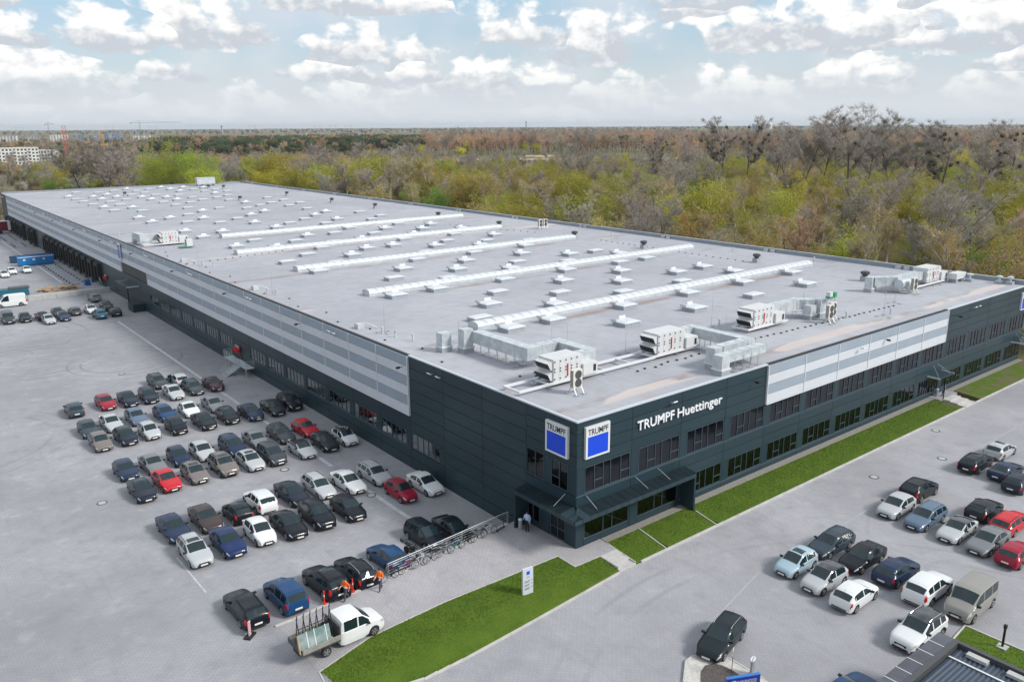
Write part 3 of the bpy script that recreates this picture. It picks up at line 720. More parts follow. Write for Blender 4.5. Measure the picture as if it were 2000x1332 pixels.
SK = """V37 19.2;V25.3 19.2;F48.8 19.3;V60.6 19.3;V31.6 25.5;V20 25.6;V55.2 25.6;V43.5 25.6;V67 25.7;V25.8 31.5;F14.2 31.5;F49.3 31.5;F37.6 31.5;V61.4 31.7;F31 36.6;V19.6 36.8;V54.5 36.8;V42.9 36.9;V61.2 37.3;F25 42.2;V37 42.6;V48.9 42.8;F31.3 48.6;F54.7 48.7;F60.9 48.7;V43.3 48.9;V20.1 49.2;F25.8 54.9;F49.1 54.9;V61.3 55.3;V37.8 55.5;F42.5 59.7;F60.1 59.9;V31.1 60.1;V54.4 60.2;V48.6 66;V36.9 66;F31.4 72.2;F43.1 72.3;V55.1 72.9;F60.6 78.4;F37.2 78.4;V49.5 79.2;F53.8 83.1;V42.7 83.7;F48 87.9;V60.2 88.8;F54.7 95.2;V48.7 100.5;V61.6 102.3;V54.8 107.2;V60.6 112.7;V14 25.5;V25 66;F19.8 60;V13.6 49;V14 72.5;F20 78.4;V25.6 83.7;V31.4 89;F14 84;F20 89.4;V37 89.2;F25.6 95.3;V37 101;F43 95.4;F31 101;V19.6 101.2;V14.2 107;F25.8 107;F43 107.2;V31 112.8;V49 112.8;F37 113;F20 113"""
for s in SK.split(';'):
    x, y = map(float, s[1:].split()); (sky_vent if s[0] == 'V' else sky_flat)(x, y)
rs = random.Random(4)
for k in range(17, 45):
    y = 19.3+5.86*k
    for i in range(9):
        x = 14.2+5.9*i
        if (i+k) % 2 or rs.random() < .27 or y > 280: continue
        (sky_vent if rs.random() < .52 else sky_flat)(x+rs.uniform(-.3,.3), y+rs.uniform(-.3,.3))
# long barrel vault rooflights: curb, end walls, one glazing panel per metre
def barrel(x0, x1, y, label):
    t = thing('barrel_rooflight', label, 'rooflight', (x0, y, RZ))
    L = x1-x0; w = .95
    MB().box(0, L, -w, w, 0, .40).build('curb', M['galv'], t)
    arc = [(w*math.cos(math.pi*i/8), .40+.42*math.sin(math.pi*i/8)) for i in range(9)]
    n = round(L/1.3); s = L/n; m = MB()
    for i in range(8):
        (a, za), (b, zb) = arc[i], arc[i+1]; m.quad((.02,a,za),(s-.02,a,za),(s-.02,b,zb),(.02,b,zb))
    me = m.mesh('glazing_panel', [M['skyl']], True); r = MB()
    for i in range(8):
        (a, za), (b, zb) = arc[i], arc[i+1]; r.quad((-.04,a*1.02,za+.03),(.04,a*1.02,za+.03),(.04,b*1.02,zb+.03),(-.04,b*1.02,zb+.03))
    rb = r.mesh('glazing_bar', [M['galv']])
    for i in range(n): inst('glazing_panel', me, t, (i*s, 0, 0))
    for i in range(n+1): inst('glazing_bar', rb, t, (min(max(i*s,.04),L-.04), 0, 0))
    for x in (.0, L): MB().poly([(x, a, z) for a, z in arc]).build('end_wall', M['galv'], t)
ORD = ('nearest the office front', 'second from the office front', 'third from the office front', 'fourth from the office front', 'fifth from the office front')
for i, (a, b, y) in enumerate(((11.2,76,28.7),(11.1,76.5,52.5),(11.9,69.8,76.2),(11.1,69.3,99),(17,76,123))): barrel(a, b, y, 'long white barrel vault rooflight across the roof, '+ORD[i])
# air handling units on a white rail frame, with galvanised ducts
def rails(par, x0, x1, y, w=2.2):
    o = MB().box(x0, x1, y-w/2, y-w/2+.22, .32, .50).box(x0, x1, y+w/2-.22, y+w/2, .32, .50).box(x0, x0+.2, y-w/2+.22, y+w/2-.22, .33, .49)
    r = o.build('rail_frame', M['white'], par)
    for i in range(1, max(2, int((x1-x0)/4)+1)):
        x = x0+(x1-x0)*i/(int((x1-x0)/4)+1); MB().box(x, x+.15, y-w/2+.22, y+w/2-.22, .34, .48).build('cross_bar', M['white'], r)
        for s in (-1, 1): MB().tube((x,y+s*(w/2-.1),0),(x,y+s*(w/2-.1),.33),.04).box(x-.2,x+.2,y+s*(w/2-.1)-.2,y+s*(w/2-.1)+.2,0,.04).build('rail_foot', M['steel'], r)
def ahu(par, x0, x1, y, w=2.0, h=1.95, side=-1, intake=-1):
    z0 = .5; n = 5; sp = (x1-x0)/n
    for i in range(n): MB().box(x0+sp*i+.01, x0+sp*(i+1)-.01, y-w/2, y+w/2, z0, z0+h).build('unit_section', M['whitebox'], par)
    xe = x0 if intake < 0 else x1
    for z in (z0+.15, z0+1.08):
        d = -.55 if intake < 0 else .55; m = MB()
        a, b = y-w/2+.12, y+w/2-.12
        m.v = [(xe,a,z+.72),(xe,b,z+.72),(xe+d,b,z+.56),(xe+d,a,z+.56),(xe+d*.45,b,z),(xe+d*.45,a,z),(xe,a,z),(xe,b,z)]; m.f = [(0,1,2,3),(3,2,4,5),(0,3,5,6),(1,7,4,2),(5,4,7,6)]; m.m = [0,1,0,0,0]
        m.build('intake_hood', [M['whitebox'], M['black']], par)
    h_ = MB()
    for i in range(n):
        for z in (z0+.2, z0+.85, z0+1.1, z0+1.7): h_.box(x0+sp*i+.06, x0+sp*i+.16, y-w/2-.05, y-w/2-.004, z, z+.10)
    h_.build('door_hinges', M['black'], par)
    MB().box(x1+.02, x1+1.7, y-w/2-.25, y+w/2-.5, z0+.02, z0+1.05).build('fan_box', M['whitebox'], par)
    MB().box(x1+1.2, x1+1.5, y-w/2-.275, y-w/2-.255, z0+.25, z0+.85).build('fan_grille', M['black'], par)
    MB().box(x0+sp*2.4, x0+sp*2.4+.09, y-w/2-.07, y-w/2-.01, z0+.3, z0+1.4).build('pipe', M['red'], par)
def duct(par, pts, w=1.15, h=1.25, z=1.0, legs=True, ribs=True):
    for (a, b) in zip(pts, pts[1:]):
        L = math.hypot(b[0]-a[0], b[1]-a[1]); ang = math.atan2(b[1]-a[1], b[0]-a[0]); n = max(1, round(L/1.25)); s = L/n
        me = None; key = (round(s,2), w, h)
        m = MB()                                                     # cross broken sheet: each face is pushed to a shallow pyramid
        for (p, q, r_, t_) in (((0,-w/2,0),(s,-w/2,0),(s,-w/2,h),(0,-w/2,h)),((s,w/2,0),(0,w/2,0),(0,w/2,h),(s,w/2,h)),((0,-w/2,h),(s,-w/2,h),(s,w/2,h),(0,w/2,h)),((s,-w/2,0),(0,-w/2,0),(0,w/2,0),(s,w/2,0))):
            c = [(p[k]+q[k]+r_[k]+t_[k])/4 for k in range(3)]; nn = Vector((c[0]-s/2, c[1], c[2]-h/2)).normalized()*-.055; c = [c[k]+nn[k] for k in range(3)]
            k = len(m.v); m.v += [p,q,r_,t_,tuple(c)]; m.f += [(k,k+1,k+4),(k+1,k+2,k+4),(k+2,k+3,k+4),(k+3,k,k+4)]; m.m += [0]*4
        k = len(m.v); m.v += [(0,-w/2,0),(0,w/2,0),(0,w/2,h),(0,-w/2,h),(s,-w/2,0),(s,w/2,0),(s,w/2,h),(s,-w/2,h)]; m.f += [(k,k+1,k+2,k+3),(k+7,k+6,k+5,k+4)]; m.m += [0,0]
        me = m.mesh('duct_section', [M['galv']])
        fl = MB().box(-.018,.018,-w/2-.018,w/2+.018,-.018,h+.018).mesh('duct_flange', [M['galv']])
        lg = MB().tube((0,0,-z),(0,0,0),.03).box(-.22,.22,-.22,.22,-z,-z+.05).mesh('duct_leg', [M['steel']])
        for i in range(n):
            x = a[0]+(b[0]-a[0])*i/n; y = a[1]+(b[1]-a[1])*i/n
            inst('duct_section', me, par, (x, y, z), ang)
            if ribs: inst('duct_flange', fl, par, (x, y, z), ang)
            if legs and i:
                for sg in (-1, 1): inst('duct_leg', lg, par, (x-math.sin(ang)*w*.4*sg, y+math.cos(ang)*w*.4*sg, z), ang)
    for p in pts[1:-1]: MB().box(p[0]-w/2-.01,p[0]+w/2+.01,p[1]-w/2-.01,p[1]+w/2+.01,z-.005,z+h+.005).build('duct_corner', M['galv'], par)
def riser(par, x, y, h, w=1.1, d=1.0):
    MB().box(x-w/2,x+w/2,y-d/2,y+d/2,.55,h).build('duct_riser', M['galv'], par)
    MB().box(x-w/2-.1,x+w/2+.1,y-d/2-.1,y+d/2+.1,.45,.60).build('collar', M['white'], par)
    MB().box(x-w/2-.04,x+w/2+.04,y-d/2-.04,y+d/2+.04,0,.45).build('riser_base', M['curb'], par)
cond_b = MB().box(-.5,.5,-.2,.2,0,1.55).mesh('casing', [mat('ivory_casing', (.62,.60,.54), .5)])
fan = MB().lathe([(.36,0),(.36,.03),(.30,.035),(.06,.03)], 20).mesh('fan_guard', [M['dkgrey']])
grl = MB()
for i in range(12): grl.box(-.516,-.502,-.17,.17,.12+i*.115,.17+i*.115)
grl = grl.mesh('side_grille', [M['black']])
legm = MB()
for sx in (-.42,.42):
    for sy in (-.5,.5): legm.tube((sx,sy*.4,0),(sx,sy,-.5),.03).box(sx-.2,sx+.2,sy-.2,sy+.2,-.55,-.50)
legm = legm.mesh('stand', [M['steel']])
def condenser(x, y, label, rz=0, group=None):
    t = thing('condenser_unit', label, 'condenser', (x, y, RZ+.55), rz, group)
    inst('casing', cond_b, t); inst('side_grille', grl, t); inst('stand', legm, t)
    for z in (.42, 1.13):
        f = inst('fan_guard', fan, t, (.05, -.2, z)); f.rotation_euler = (math.pi/2, 0, 0)
A1 = thing('air_handling_unit', 'white ventilation unit with zigzag metal duct nearest the building corner', 'ventilation unit', (0,0,RZ))
rails(A1, .4, 16.8, 8.45); ahu(A1, 4.2, 7.4, 8.45)
duct(A1, [(9.9, 8.9), (9.9, 13.2), (6.2, 13.2), (6.2, 21.2)], z=.95, h=1.15); duct(A1, [(7.4, 8.9), (9.9, 8.9)], z=.95, h=1.15, legs=False)
riser(A1, 5.2, 21.6, 2.35); riser(A1, 3.7, 23.2, 1.9)
condenser(4.7, 5.2, 'tall double fan condenser beside the ventilation unit at the corner')
A2 = thing('air_handling_unit', 'white ventilation unit with duct bending down towards the front edge above the lettering', 'ventilation unit', (0,0,RZ))
rails(A2, 16.8, 23.5, 8.6); ahu(A2, 17.4, 21.2, 8.6)
duct(A2, [(21.2, 9.1), (24.2, 9.1), (24.2, 2.6), (20.0, 2.6)], z=1.0, w=1.0, h=1.0); duct(A2, [(24.4, 1.0), (18.6, 1.0)], z=1.05, h=.75, w=.9)
riser(A2, 19.3, 2.6, 2.0); riser(A2, 18.3, 1.0, 1.8)
A3 = thing('air_handling_unit', 'white ventilation unit with shallow duct behind the striped front cladding', 'ventilation unit', (0,0,RZ))
rails(A3, 32.2, 39.4, 9.2); ahu(A3, 33.2, 36.8, 9.2, side=-1)
duct(A3, [(36.8, 9.7), (43.2, 9.7), (44.6, 8.3)], z=1.0, h=1.1); riser(A3, 45.2, 7.9, 2.1); riser(A3, 43.4, 8.0, 1.6)
PR = 'double fan condenser of the pair with green pipe rack above'
condenser(43.2, 5.4, PR, 0, 'condenser pair'); condenser(44.6, 5.9, PR, 0, 'condenser pair')
t = thing('pipe_rack', 'small white and green pipe rack standing behind the condenser pair', 'pipe rack', (46.0, 7.0, RZ))
MB().tube((-.8,0,0),(-.8,0,2.2),.04).tube((.8,0,0),(.8,0,2.2),.04).tube((-.8,0,2.2),(.8,0,2.2),.05).build('frame', M['steel'], t)
MB().box(-.7,.1,-.3,.3,2.25,2.5).build('tray', M['green'], t); MB().box(-.75,-.2,-.3,.2,2.5,3.0).build('box', M['whitebox'], t); MB().box(.2,.7,-.3,.2,2.3,2.85).build('box', M['green'], t)
A5 = thing('air_handling_unit', 'white ventilation unit with curved round duct by the far end of the front', 'ventilation unit', (0,0,RZ))
rails(A5, 67.5, 77, 9.2); ahu(A5, 72.6, 76.4, 9.6, intake=1)
duct(A5, [(72.6, 9.6), (66.0, 9.6), (63.6, 11.4)], z=.9, h=1.1); riser(A5, 63.4, 11.6, 2.0)
MB().tube((65.0,8.6,1.2),(67.2,8.6,1.2),.62,n=14).build('round_duct', M['galv'], A5)
condenser(66.4, 7.3, 'double fan condenser in front of the curved duct unit')
AL = thing('air_handling_unit', 'white ventilation unit at the yard edge above the small blue sign', 'ventilation unit', (0,0,RZ))
rails(AL, 1.2, 8.5, 119.6); ahu(AL, 4.6, 7.6, 119.8); duct(AL, [(4.6, 121.6), (1.8, 121.6), (1.8, 126)], z=.9); riser(AL, 1.8, 126.4, 1.7)
t = thing('pipe_rack', 'green pipe rack beside the ventilation unit at the yard edge', 'pipe rack', (7.4, 113.5, RZ))
MB().box(-1.4,1.2,-.7,.7,.25,.32).build('tray', M['green'], t); MB().box(-.2,.9,-.5,.5,.32,1.6).build('box', M['whitebox'], t); MB().box(-.21,-.2,-.4,.4,.45,1.5).build('grille', M['green'], t)
CP = 'double fan condenser of the pair near the far parapet'
condenser(74.4, 91.4, CP, 0, 'far condenser pair'); condenser(75.9, 91.6, CP, 0, 'far condenser pair')
AF = thing('rooftop_cabin', 'grey rooftop plant cabin at the farthest roof corner', 'plant cabin', (66.5, 279, RZ))
MB().box(-3.4,3.4,-1.2,1.2,.7,3.0).build('casing', M['galv'], AF); MB().box(-3.5,3.5,-1.3,1.3,3.0,3.12).build('lid', M['whitebox'], AF)
for x in (-3,-1,1,3): MB().box(x-.1,x+.1,-1.1,1.1,0,.7).build('leg', M['steel'], AF)
# roof fans, mushroom vents, pipes, lightning rods, cable blocks
fb = MB().box(-.45,.45,-.45,.45,0,.7).mesh('fan_base', [M['curb']])
fh = MB().lathe([(.38,.7),(.38,.95),(.62,1.0),(.62,1.35),(.30,1.45)], 10).mesh('fan_head', [M['dkgrey']])
for i, (x, y) in enumerate(((70.1,16),(72.3,35.5),(70,57.7),(70.1,76),(69.8,99.8),(70.7,125.1),(70.7,155.9),(69.9,180),(52,205),(30,248),(70,212),(62,262),(66,258))):
    t = thing('roof_fan', 'dark round roof fan on grey base', 'roof fan', (x, y, RZ), 0, 'roof fans'); inst('fan_base', fb, t); inst('fan_head', fh, t)
mb = MB().lathe([(.16,0),(.16,.9),(.42,.92),(.40,1.02),(.1,1.15)], 10).mesh('mushroom_cap', [M['galv']])
for (x, y) in ((79.5,9.5),(81,6.5),(82.4,3.2),(77.8,11.5),(82.9,2.0),(80.3,8.1)):
    t = thing('mushroom_vent', 'pale mushroom vent at the far front corner of the roof', 'vent', (x, y, RZ), 0, 'mushroom vents'); MB().box(-.45,.45,-.45,.45,0,.35).build('vent_base', M['curb'], t); inst('mushroom_cap', mb, t)
t = thing('exhaust_box', 'low white exhaust box between the mushroom vents', 'exhaust box', (79.4, 7.6, RZ)); MB().box(-1.4,1.4,-.6,.6,.5,1.3).build('casing', M['whitebox'], t); MB().box(-1.2,-.6,-.5,.5,0,.5).box(.6,1.2,-.5,.5,0,.5).build('legs_block', M['curb'], t)
pipe = MB().lathe([(.11,0),(.11,.62),(.14,.62),(.14,.75),(.04,.8)], 8).mesh('vent_pipe', [M['galv']])
for i, (x, y) in enumerate(((2.8,31),(3.4,28.5),(1.6,62),(2.2,60.5),(2.4,90),(3.6,88.5),(2.5,33.2),(33,12.5),(47,5.5),(52.6,3.2),(55,12),(76,70),(77.5,73),(75,62),(2,140),(3,165),(2.4,190),(3.1,215),(2.2,240),(80,30),(79,45))):
    tag(inst('vent_pipe', pipe, None, (x, y, RZ)), 'thin upright metal vent pipe standing on the roof felt', 'vent pipe', 'vent pipes')
def rod(x, y, h):
    t = thing('lightning_rod', 'thin lightning rod on a three footed base on the roof', 'lightning rod', (x, y, RZ), 0, 'lightning rods')
    MB().tube((0,0,.1),(0,0,h),.022,.012,5).build('rod', M['steel'], t)
    m = MB()
    for k in range(3):
        a = k*2.094+.4; m.tube((0,0,.12),(math.cos(a)*.7,math.sin(a)*.7,.1),.02,n=4); m.lathe([(.2,0),(.2,.08),(.05,.1)], 8, 0, (math.cos(a)*.75,math.sin(a)*.75,0))
    m.build('base', M['curb'], t)
for x, y, h in ((16.4,10.8,3.6),(31.5,12.4,3.6),(26.2,6.6,3.2),(11.5,16,3),(12.6,15,3),(3.0,33.6,2.8),(2.6,62.8,2.8),(2.4,92,2.8),(46,10.5,3),(51,3.2,3),(75.5,8.6,2.8),(6.4,24.5,2.5),(2,117,2.6),(59,6,2.6)): rod(x, y, h)
blk = MB().lathe([(.13,0),(.13,.10),(.06,.11)], 7).mesh('cable_block', [M['black']])
CB = thing('cable_blocks', 'scattered black cable support blocks on the roof felt', 'cable blocks', (0,0,RZ))
bl = []
for i in range(16): bl += [(12.4-i*.55+random.uniform(-.1,.1), 11.8-(i % 3)*.8)]
for i in range(26): bl += [(31+i*1.05, 6.4-.05*i+random.uniform(-.1,.1))]
for i in range(9): bl += [(22-i*1.1, 6.2+random.uniform(-.3,.3))]
for i in range(24): bl += [(71.5+i*.02, 36+i*1.5)]
for i in range(14): bl += [(1.0+i*1.4, 94+i*.3)]
for i in range(14): bl += [(70-i*.4, 88+i*1.8)]
for i in range(18): bl += [(1.3+(i % 2)*1.2, 20+i*5.3)]
for p in bl: inst('cable_block', blk, CB, (p[0], p[1], 0))
for (x, y) in ((1.8,37),(1.5,66),(1.6,97)):
    t = thing('roof_hatch', 'small metal box with white hose on the roof edge', 'hatch', (x, y, RZ), 0, 'hatches at the roof edge'); MB().box(-.4,.4,-.4,.4,0,.55).build('box', M['galv'], t)
    MB().path([(.2,-.1,.6),(.7,-.5,.55),(1.2,-.9,.3),(1.5,-1.2,.05)], .05).build('hose', M['white'], t)
# ================================================================ CARS
CM = dict(paint=mat('car_paint', (.5,.5,.5), .35, .0, .15, coat=.38, objcol=True), glass=mat('car_glass', (.008,.022,.027), .10, 0, .6), trim=mat('car_trim', (.014,.014,.015), .55),
          lamp=mat('headlamp', (.62,.65,.68), .12, .3, .8), tail=mat('tail_lamp', (.45,.010,.012), .2), plate=mat('number_plate', (.72,.72,.70), .5), tyre=M['rubber'], rim=mat('alloy_rim', (.48,.49,.51), .3, .7),
          chrome=mat('chrome', (.7,.72,.74), .15, 1.), soft=mat('soft_top', (.010,.011,.014), .8), blackroof=mat('black_roof', (.012,.013,.016), .12, 0, .5, coat=1.))
def lin(pts, x):
    if x <= pts[0][0]: return pts[0][1]
    for (a, b), (c, d) in zip(pts, pts[1:]):
        if x <= c: return b+(d-b)*(x-a)/(c-a) if c > a else d
    return pts[-1][1]
STY = {
 #            L     halfW  top: centre line heights from the nose back                                                                        cowl roof_f roof_r tail   belt(front,rear) wheels  r
 'small':    (3.85, .84, [(0,.56),(.05,.68),(.22,.80),(.85,.96),(1.0,1.00),(1.75,1.46),(2.3,1.51),(3.15,1.46),(3.42,1.38),(3.72,1.02),(3.80,.80),(3.85,.55)], 1.0, 1.75, 3.40, 3.70, (.92,1.00), (.72,3.18), .30),
 'hatch':    (4.25, .89, [(0,.56),(.05,.68),(.25,.80),(1.05,.95),(1.2,.98),(2.0,1.42),(2.6,1.47),(3.4,1.42),(3.72,1.34),(4.08,1.00),(4.18,.80),(4.25,.55)], 1.2, 2.0, 3.68, 4.06, (.90,.99), (.82,3.44), .32),
 'sedan':    (4.60, .89, [(0,.55),(.05,.66),(.25,.78),(1.15,.93),(1.32,.96),(2.15,1.39),(2.7,1.44),(3.25,1.40),(3.45,1.34),(4.02,1.03),(4.45,1.01),(4.54,.86),(4.60,.56)], 1.32, 2.15, 3.42, 4.02, (.89,.97), (.86,3.58), .32),
 'coupe':    (4.35, .89, [(0,.52),(.05,.62),(.25,.74),(1.2,.90),(1.36,.93),(2.15,1.32),(2.6,1.36),(3.1,1.32),(3.4,1.25),(4.05,.98),(4.24,.92),(4.31,.75),(4.35,.53)], 1.36, 2.15, 3.30, 4.02, (.86,.95), (.83,3.42), .33),
 'estate':   (4.65, .89, [(0,.55),(.05,.66),(.25,.79),(1.15,.94),(1.3,.97),(2.1,1.42),(2.7,1.47),(3.9,1.44),(4.22,1.37),(4.50,1.02),(4.58,.82),(4.65,.56)], 1.3, 2.1, 4.20, 4.49, (.90,.98), (.86,3.58), .32),
 'suv':      (4.50, .93, [(0,.66),(.05,.80),(.25,.95),(1.1,1.10),(1.25,1.13),(1.95,1.61),(2.5,1.67),(3.7,1.62),(4.02,1.53),(4.34,1.15),(4.43,.95),(4.50,.66)], 1.25, 1.95, 4.0, 4.32, (1.05,1.14), (.86,3.52), .36),
 'mpv':      (4.35, .90, [(0,.60),(.05,.73),(.22,.88),(.8,1.05),(.95,1.09),(1.85,1.60),(2.4,1.66),(3.75,1.62),(4.05,1.54),(4.25,1.08),(4.30,.88),(4.35,.60)], .95, 1.85, 4.03, 4.24, (.96,1.02), (.82,3.48), .32),
 'minibus':  (4.80, .95, [(0,.66),(.05,.82),(.2,1.00),(.7,1.22),(.82,1.28),(1.55,1.86),(2.0,1.94),(4.4,1.93),(4.66,1.86),(4.74,1.15),(4.77,.95),(4.80,.60)], .82, 1.55, 4.66, 4.74, (1.10,1.12), (.82,3.85), .34),
 'panelvan': (5.40, .99, [(0,.72),(.05,.90),(.2,1.10),(.8,1.34),(.95,1.42),(1.7,2.20),(2.2,2.36),(4.95,2.36),(5.2,2.30),(5.32,1.2),(5.36,1.0),(5.40,.62)], .95, 1.7, 5.2, 5.32, (1.18,1.2), (.9,4.3), .36),
}
def car_parts(style, roof='paint', clad=False, rails=False, hip=0.):
    L, W, top, cowl, rfr, rrr, tg, belt, (wf, wr), r = STY[style]
    Hr = max(z for _, z in top); RA = r+.055; wR = W*.84 if style in ('minibus', 'panelvan', 'cab') else W*.70
    if style == 'suv': wR = W*.73
    keys = {0, .05, .14, .3, L-.03, L-.10, L, cowl, cowl+.05, rfr, rrr, tg} | {x for x, _ in top}
    for c in (wf, wr):
        for d in (-1.001, -1, -.8, -.45, 0, .45, .8, 1, 1.001): keys.add(round(c+RA*d, 4))
    gl_end = {'small': rrr-.1, 'hatch': rrr-.06, 'sedan': tg-.28, 'coupe': tg-.45, 'estate': rrr+.02, 'suv': rrr-.04, 'mpv': rrr, 'minibus': rrr-.1, 'panelvan': cowl+1.55, 'cab': rrr-.14}[style]
    bp = rfr+(.30 if style == 'cab' else .62 if style in ('minibus', 'panelvan') else .38 if style != 'coupe' else .6)
    ivs = [(cowl+.22, bp), (bp+.09, gl_end)]
    if style in ('estate', 'suv', 'mpv', 'minibus'):
        mid = bp+.09+(gl_end-bp-.09)*.55; ivs = [ivs[0], (bp+.09, mid), (mid+.08, gl_end)]
    if style == 'panelvan': ivs = [(cowl+.25, cowl+1.5)]
    for a, b in ivs: keys |= {a, b}
    ss = sorted(keys); out = [ss[0]]
    for s in ss[1:]:
        if s-out[-1] > 5e-4 and s <= L+1e-6: out.append(s)
    ss = out
    def sec(s):
        e = min(s, L-s); wfac = 1.
        if s < .85: wfac = .74+.26*math.sin(math.pi/2*cl(s/.85))**.75
        elif L-s < .55: wfac = .83+.17*math.sin(math.pi/2*cl((L-s)/.55))**.7
        w = W*wfac; t_ = lin(top, s); b_ = min(belt[0]+(belt[1]-belt[0])*s/L, t_-(.10 if s < cowl+.3 else .04))
        zb = .22+.08*cl(1-e/.25)
        for c in (wf, wr):
            d = abs(s-c)
            if d <= RA*1.0005: zb = max(zb, r+math.sqrt(max(0, RA*RA-d*d)))
        t = cl((t_-b_-.03)/(Hr-b_-.03)) if cowl < s < L-.02 else 0.
        z2 = max(zb+.03, .46); z3 = max(zb+.06, .64 if b_ > .72 else .5)
        z2 = min(z2, b_-.09); z3 = min(max(z3, z2+.02), b_-.06); zb = min(zb, z2-.02)
        rows = [(0, zb), (w*.95, zb), (w, z2), (w, z3), (w*.985, b_-.035), (w*.945, b_)]
        y6, y7 = w*.86+(wR+.055-w*.86)*t, w*.72+(wR-w*.72)*t
        hc = t_-b_; z6, z7 = (b_+hc*.42)*(1-t)+(t_-.10)*t, (b_+hc*.72)*(1-t)+(t_-.04)*t
        rows += [(y6, z6), (y7, z7), (y7*.5, z7+(t_-z7)*.78), (0, t_)]
        return rows
    SEC = [sec(s) for s in ss]; X = [L/2-s for s in ss]
    body = MB(); ws = MB(); rw = MB(); sw = [[MB(), MB()] for _ in ivs]
    def vert(i, k, sg): return (X[i], SEC[i][k][0]*sg, SEC[i][k][1])
    for i in range(len(ss)-1):
        sm = (ss[i]+ss[i+1])/2
        for k in range(9):
            for sg in (1, -1):
                q = [vert(i,k,sg), vert(i+1,k,sg), vert(i+1,k+1,sg), vert(i,k+1,sg)]
                if sg > 0: q = q[::-1]
                tgt = body; mi = 0
                if k == 5:
                    for n, (a, b) in enumerate(ivs):
                        if a < sm < b: tgt = sw[n][0 if sg > 0 else 1]
                elif k in (7, 8):
                    if cowl+.05 < sm < rfr: tgt = ws
                    elif rrr < sm < tg and style not in ('panelvan', 'cab'): tgt = rw
                if tgt is body:
                    if k <= 1 and (clad or True): mi = 1 if (clad or k == 0) else 0
                    if clad and k == 2: mi = 1 if abs(sm-wf) < RA*1.3 or abs(sm-wr) < RA*1.3 else 0
                    if k >= 6 and rfr-.02 < sm < rrr+.02 and roof != 'paint': mi = 2
                    if roof == 'soft' and k >= 5 and sm > bp: mi = 2
                tgt.quad(*q, mi)
    for i, fl in ((0, 1), (len(ss)-1, -1)):
        p = [vert(i,k,1) for k in range(10)]+[vert(i,k,-1) for k in range(8, -1, -1)]; body.poly(p if fl > 0 else p[::-1], 0)
    def surf(s, v, sg):
        i = max(j for j in range(len(ss)) if ss[j] <= s+1e-9); i = min(i, len(ss)-2); f = (s-ss[i])/(ss[i+1]-ss[i]); k = min(int(v), 8); g = v-k
        A = [SEC[i][k][c]*(1-g)+SEC[i][k+1][c]*g for c in (0, 1)]; C = [SEC[i+1][k][c]*(1-g)+SEC[i+1][k+1][c]*g for c in (0, 1)]
        return Vector((L/2-s, (A[0]*(1-f)+C[0]*f)*sg, A[1]*(1-f)+C[1]*f))
    def patch(s0, s1, v0, v1, sg, n=4, off=.012):
        m = MB(); c = Vector((L/2-(s0+s1)/2 if .5 < s0 < L-.9 else (L/2-.9 if s0 < 1 else -L/2+.9), 0, .55))
        g = [[surf(s0+(s1-s0)*i/n, v0+(v1-v0)*j/n, sg) for j in range(n+1)] for i in range(n+1)]
        for i in range(n+1):
            for j in range(n+1): d = (g[i][j]-c).normalized()*off; g[i][j] = g[i][j]+d
        for i in range(n):
            for j in range(n): m.quad(*[tuple(x) for x in (g[i][j], g[i+1][j], g[i+1][j+1], g[i][j+1])])
        return m
    P = [('body', weld(body.mesh('body', [CM['paint'], CM['trim'], {'paint': CM['paint'], 'black': CM['blackroof'], 'soft': CM['soft']}[roof]])), None, None, 0)]
    P.append(('windscreen', weld(ws.mesh('windscreen', [CM['glass']])), None, None, 0))
    if rw.f: P.append(('rear_window', weld(rw.mesh('rear_window', [CM['glass']])), None, None, 0))
    for pair in sw:
        for m_ in pair:
            if m_.f: P.append(('side_window', weld(m_.mesh('side_window', [CM['glass']])), None, None, 0))
    tall = style in ('estate', 'suv', 'mpv', 'minibus', 'panelvan', 'small')
    for sg in (1, -1):
        P.append(('headlight', patch(.03, .36, 3.35, 4.7, sg).mesh('headlight', [CM['lamp']], True), None, None, 0))
        P.append(('tail_light', patch(L-.26, L-.045, 3.2, 5.6 if tall else 4.7, sg).mesh('tail_light', [CM['tail']], True), None, None, 0))
        P.append(('mirror', MB().box(-.07,.07,-.10,.10,-.06,.07).mesh('mirror', [CM['trim']]), (L/2-cowl-.32, sg*(W+.06), belt[0]+.07), None, 0))
    wl = lin(top, 0)
    P.append(('grille', MB().box(-.02,.02,-W*.42,W*.42,0,.13).mesh('grille', [CM['trim']]), (L/2+.006, 0, wl-.15), None, 0))
    P.append(('lower_grille', MB().box(-.02,.02,-W*.55,W*.55,0,.10).mesh('lower_grille', [CM['trim']]), (L/2+.004, 0, .31), None, 0))
    pl = MB().box(-.012,.012,-.26,.26,0,.115).mesh('number_plate', [CM['plate']])
    P.append(('number_plate', pl, (L/2+.035, 0, wl-.23 if style != 'suv' else .44), None, 0)); P.append(('number_plate', pl, (-L/2+.03 if style in ('minibus','panelvan') else -L/2-.005, 0, .50 if style != 'suv' else .62), None, 0))
    P.append(('rear_bumper_trim', MB().box(-.015,.015,-W*.6,W*.6,0,.09).mesh('rear_bumper_trim', [CM['trim']]), (-L/2-.004, 0, .33), None, 0))
    ty = MB().lathe([(r*.62,-.10),(r*.92,-.10),(r,-.06),(r,.06),(r*.92,.10),(r*.64,.10)], 18).mesh('wheel', [CM['tyre']], False)
    rm = MB()
    rm.lathe([(r*.66,.0),(r*.66,.098),(r*.58,.104),(r*.52,.07),(r*.1,.08)], 18)
    for k in range(5):
        a = k*2*math.pi/5; c, s_ = math.cos(a), math.sin(a); rm.tube((c*r*.08,s_*r*.08,.10),(c*r*.60,s_*r*.60,.098),.035,.045,4)
    rm = rm.mesh('rim', [CM['rim']])
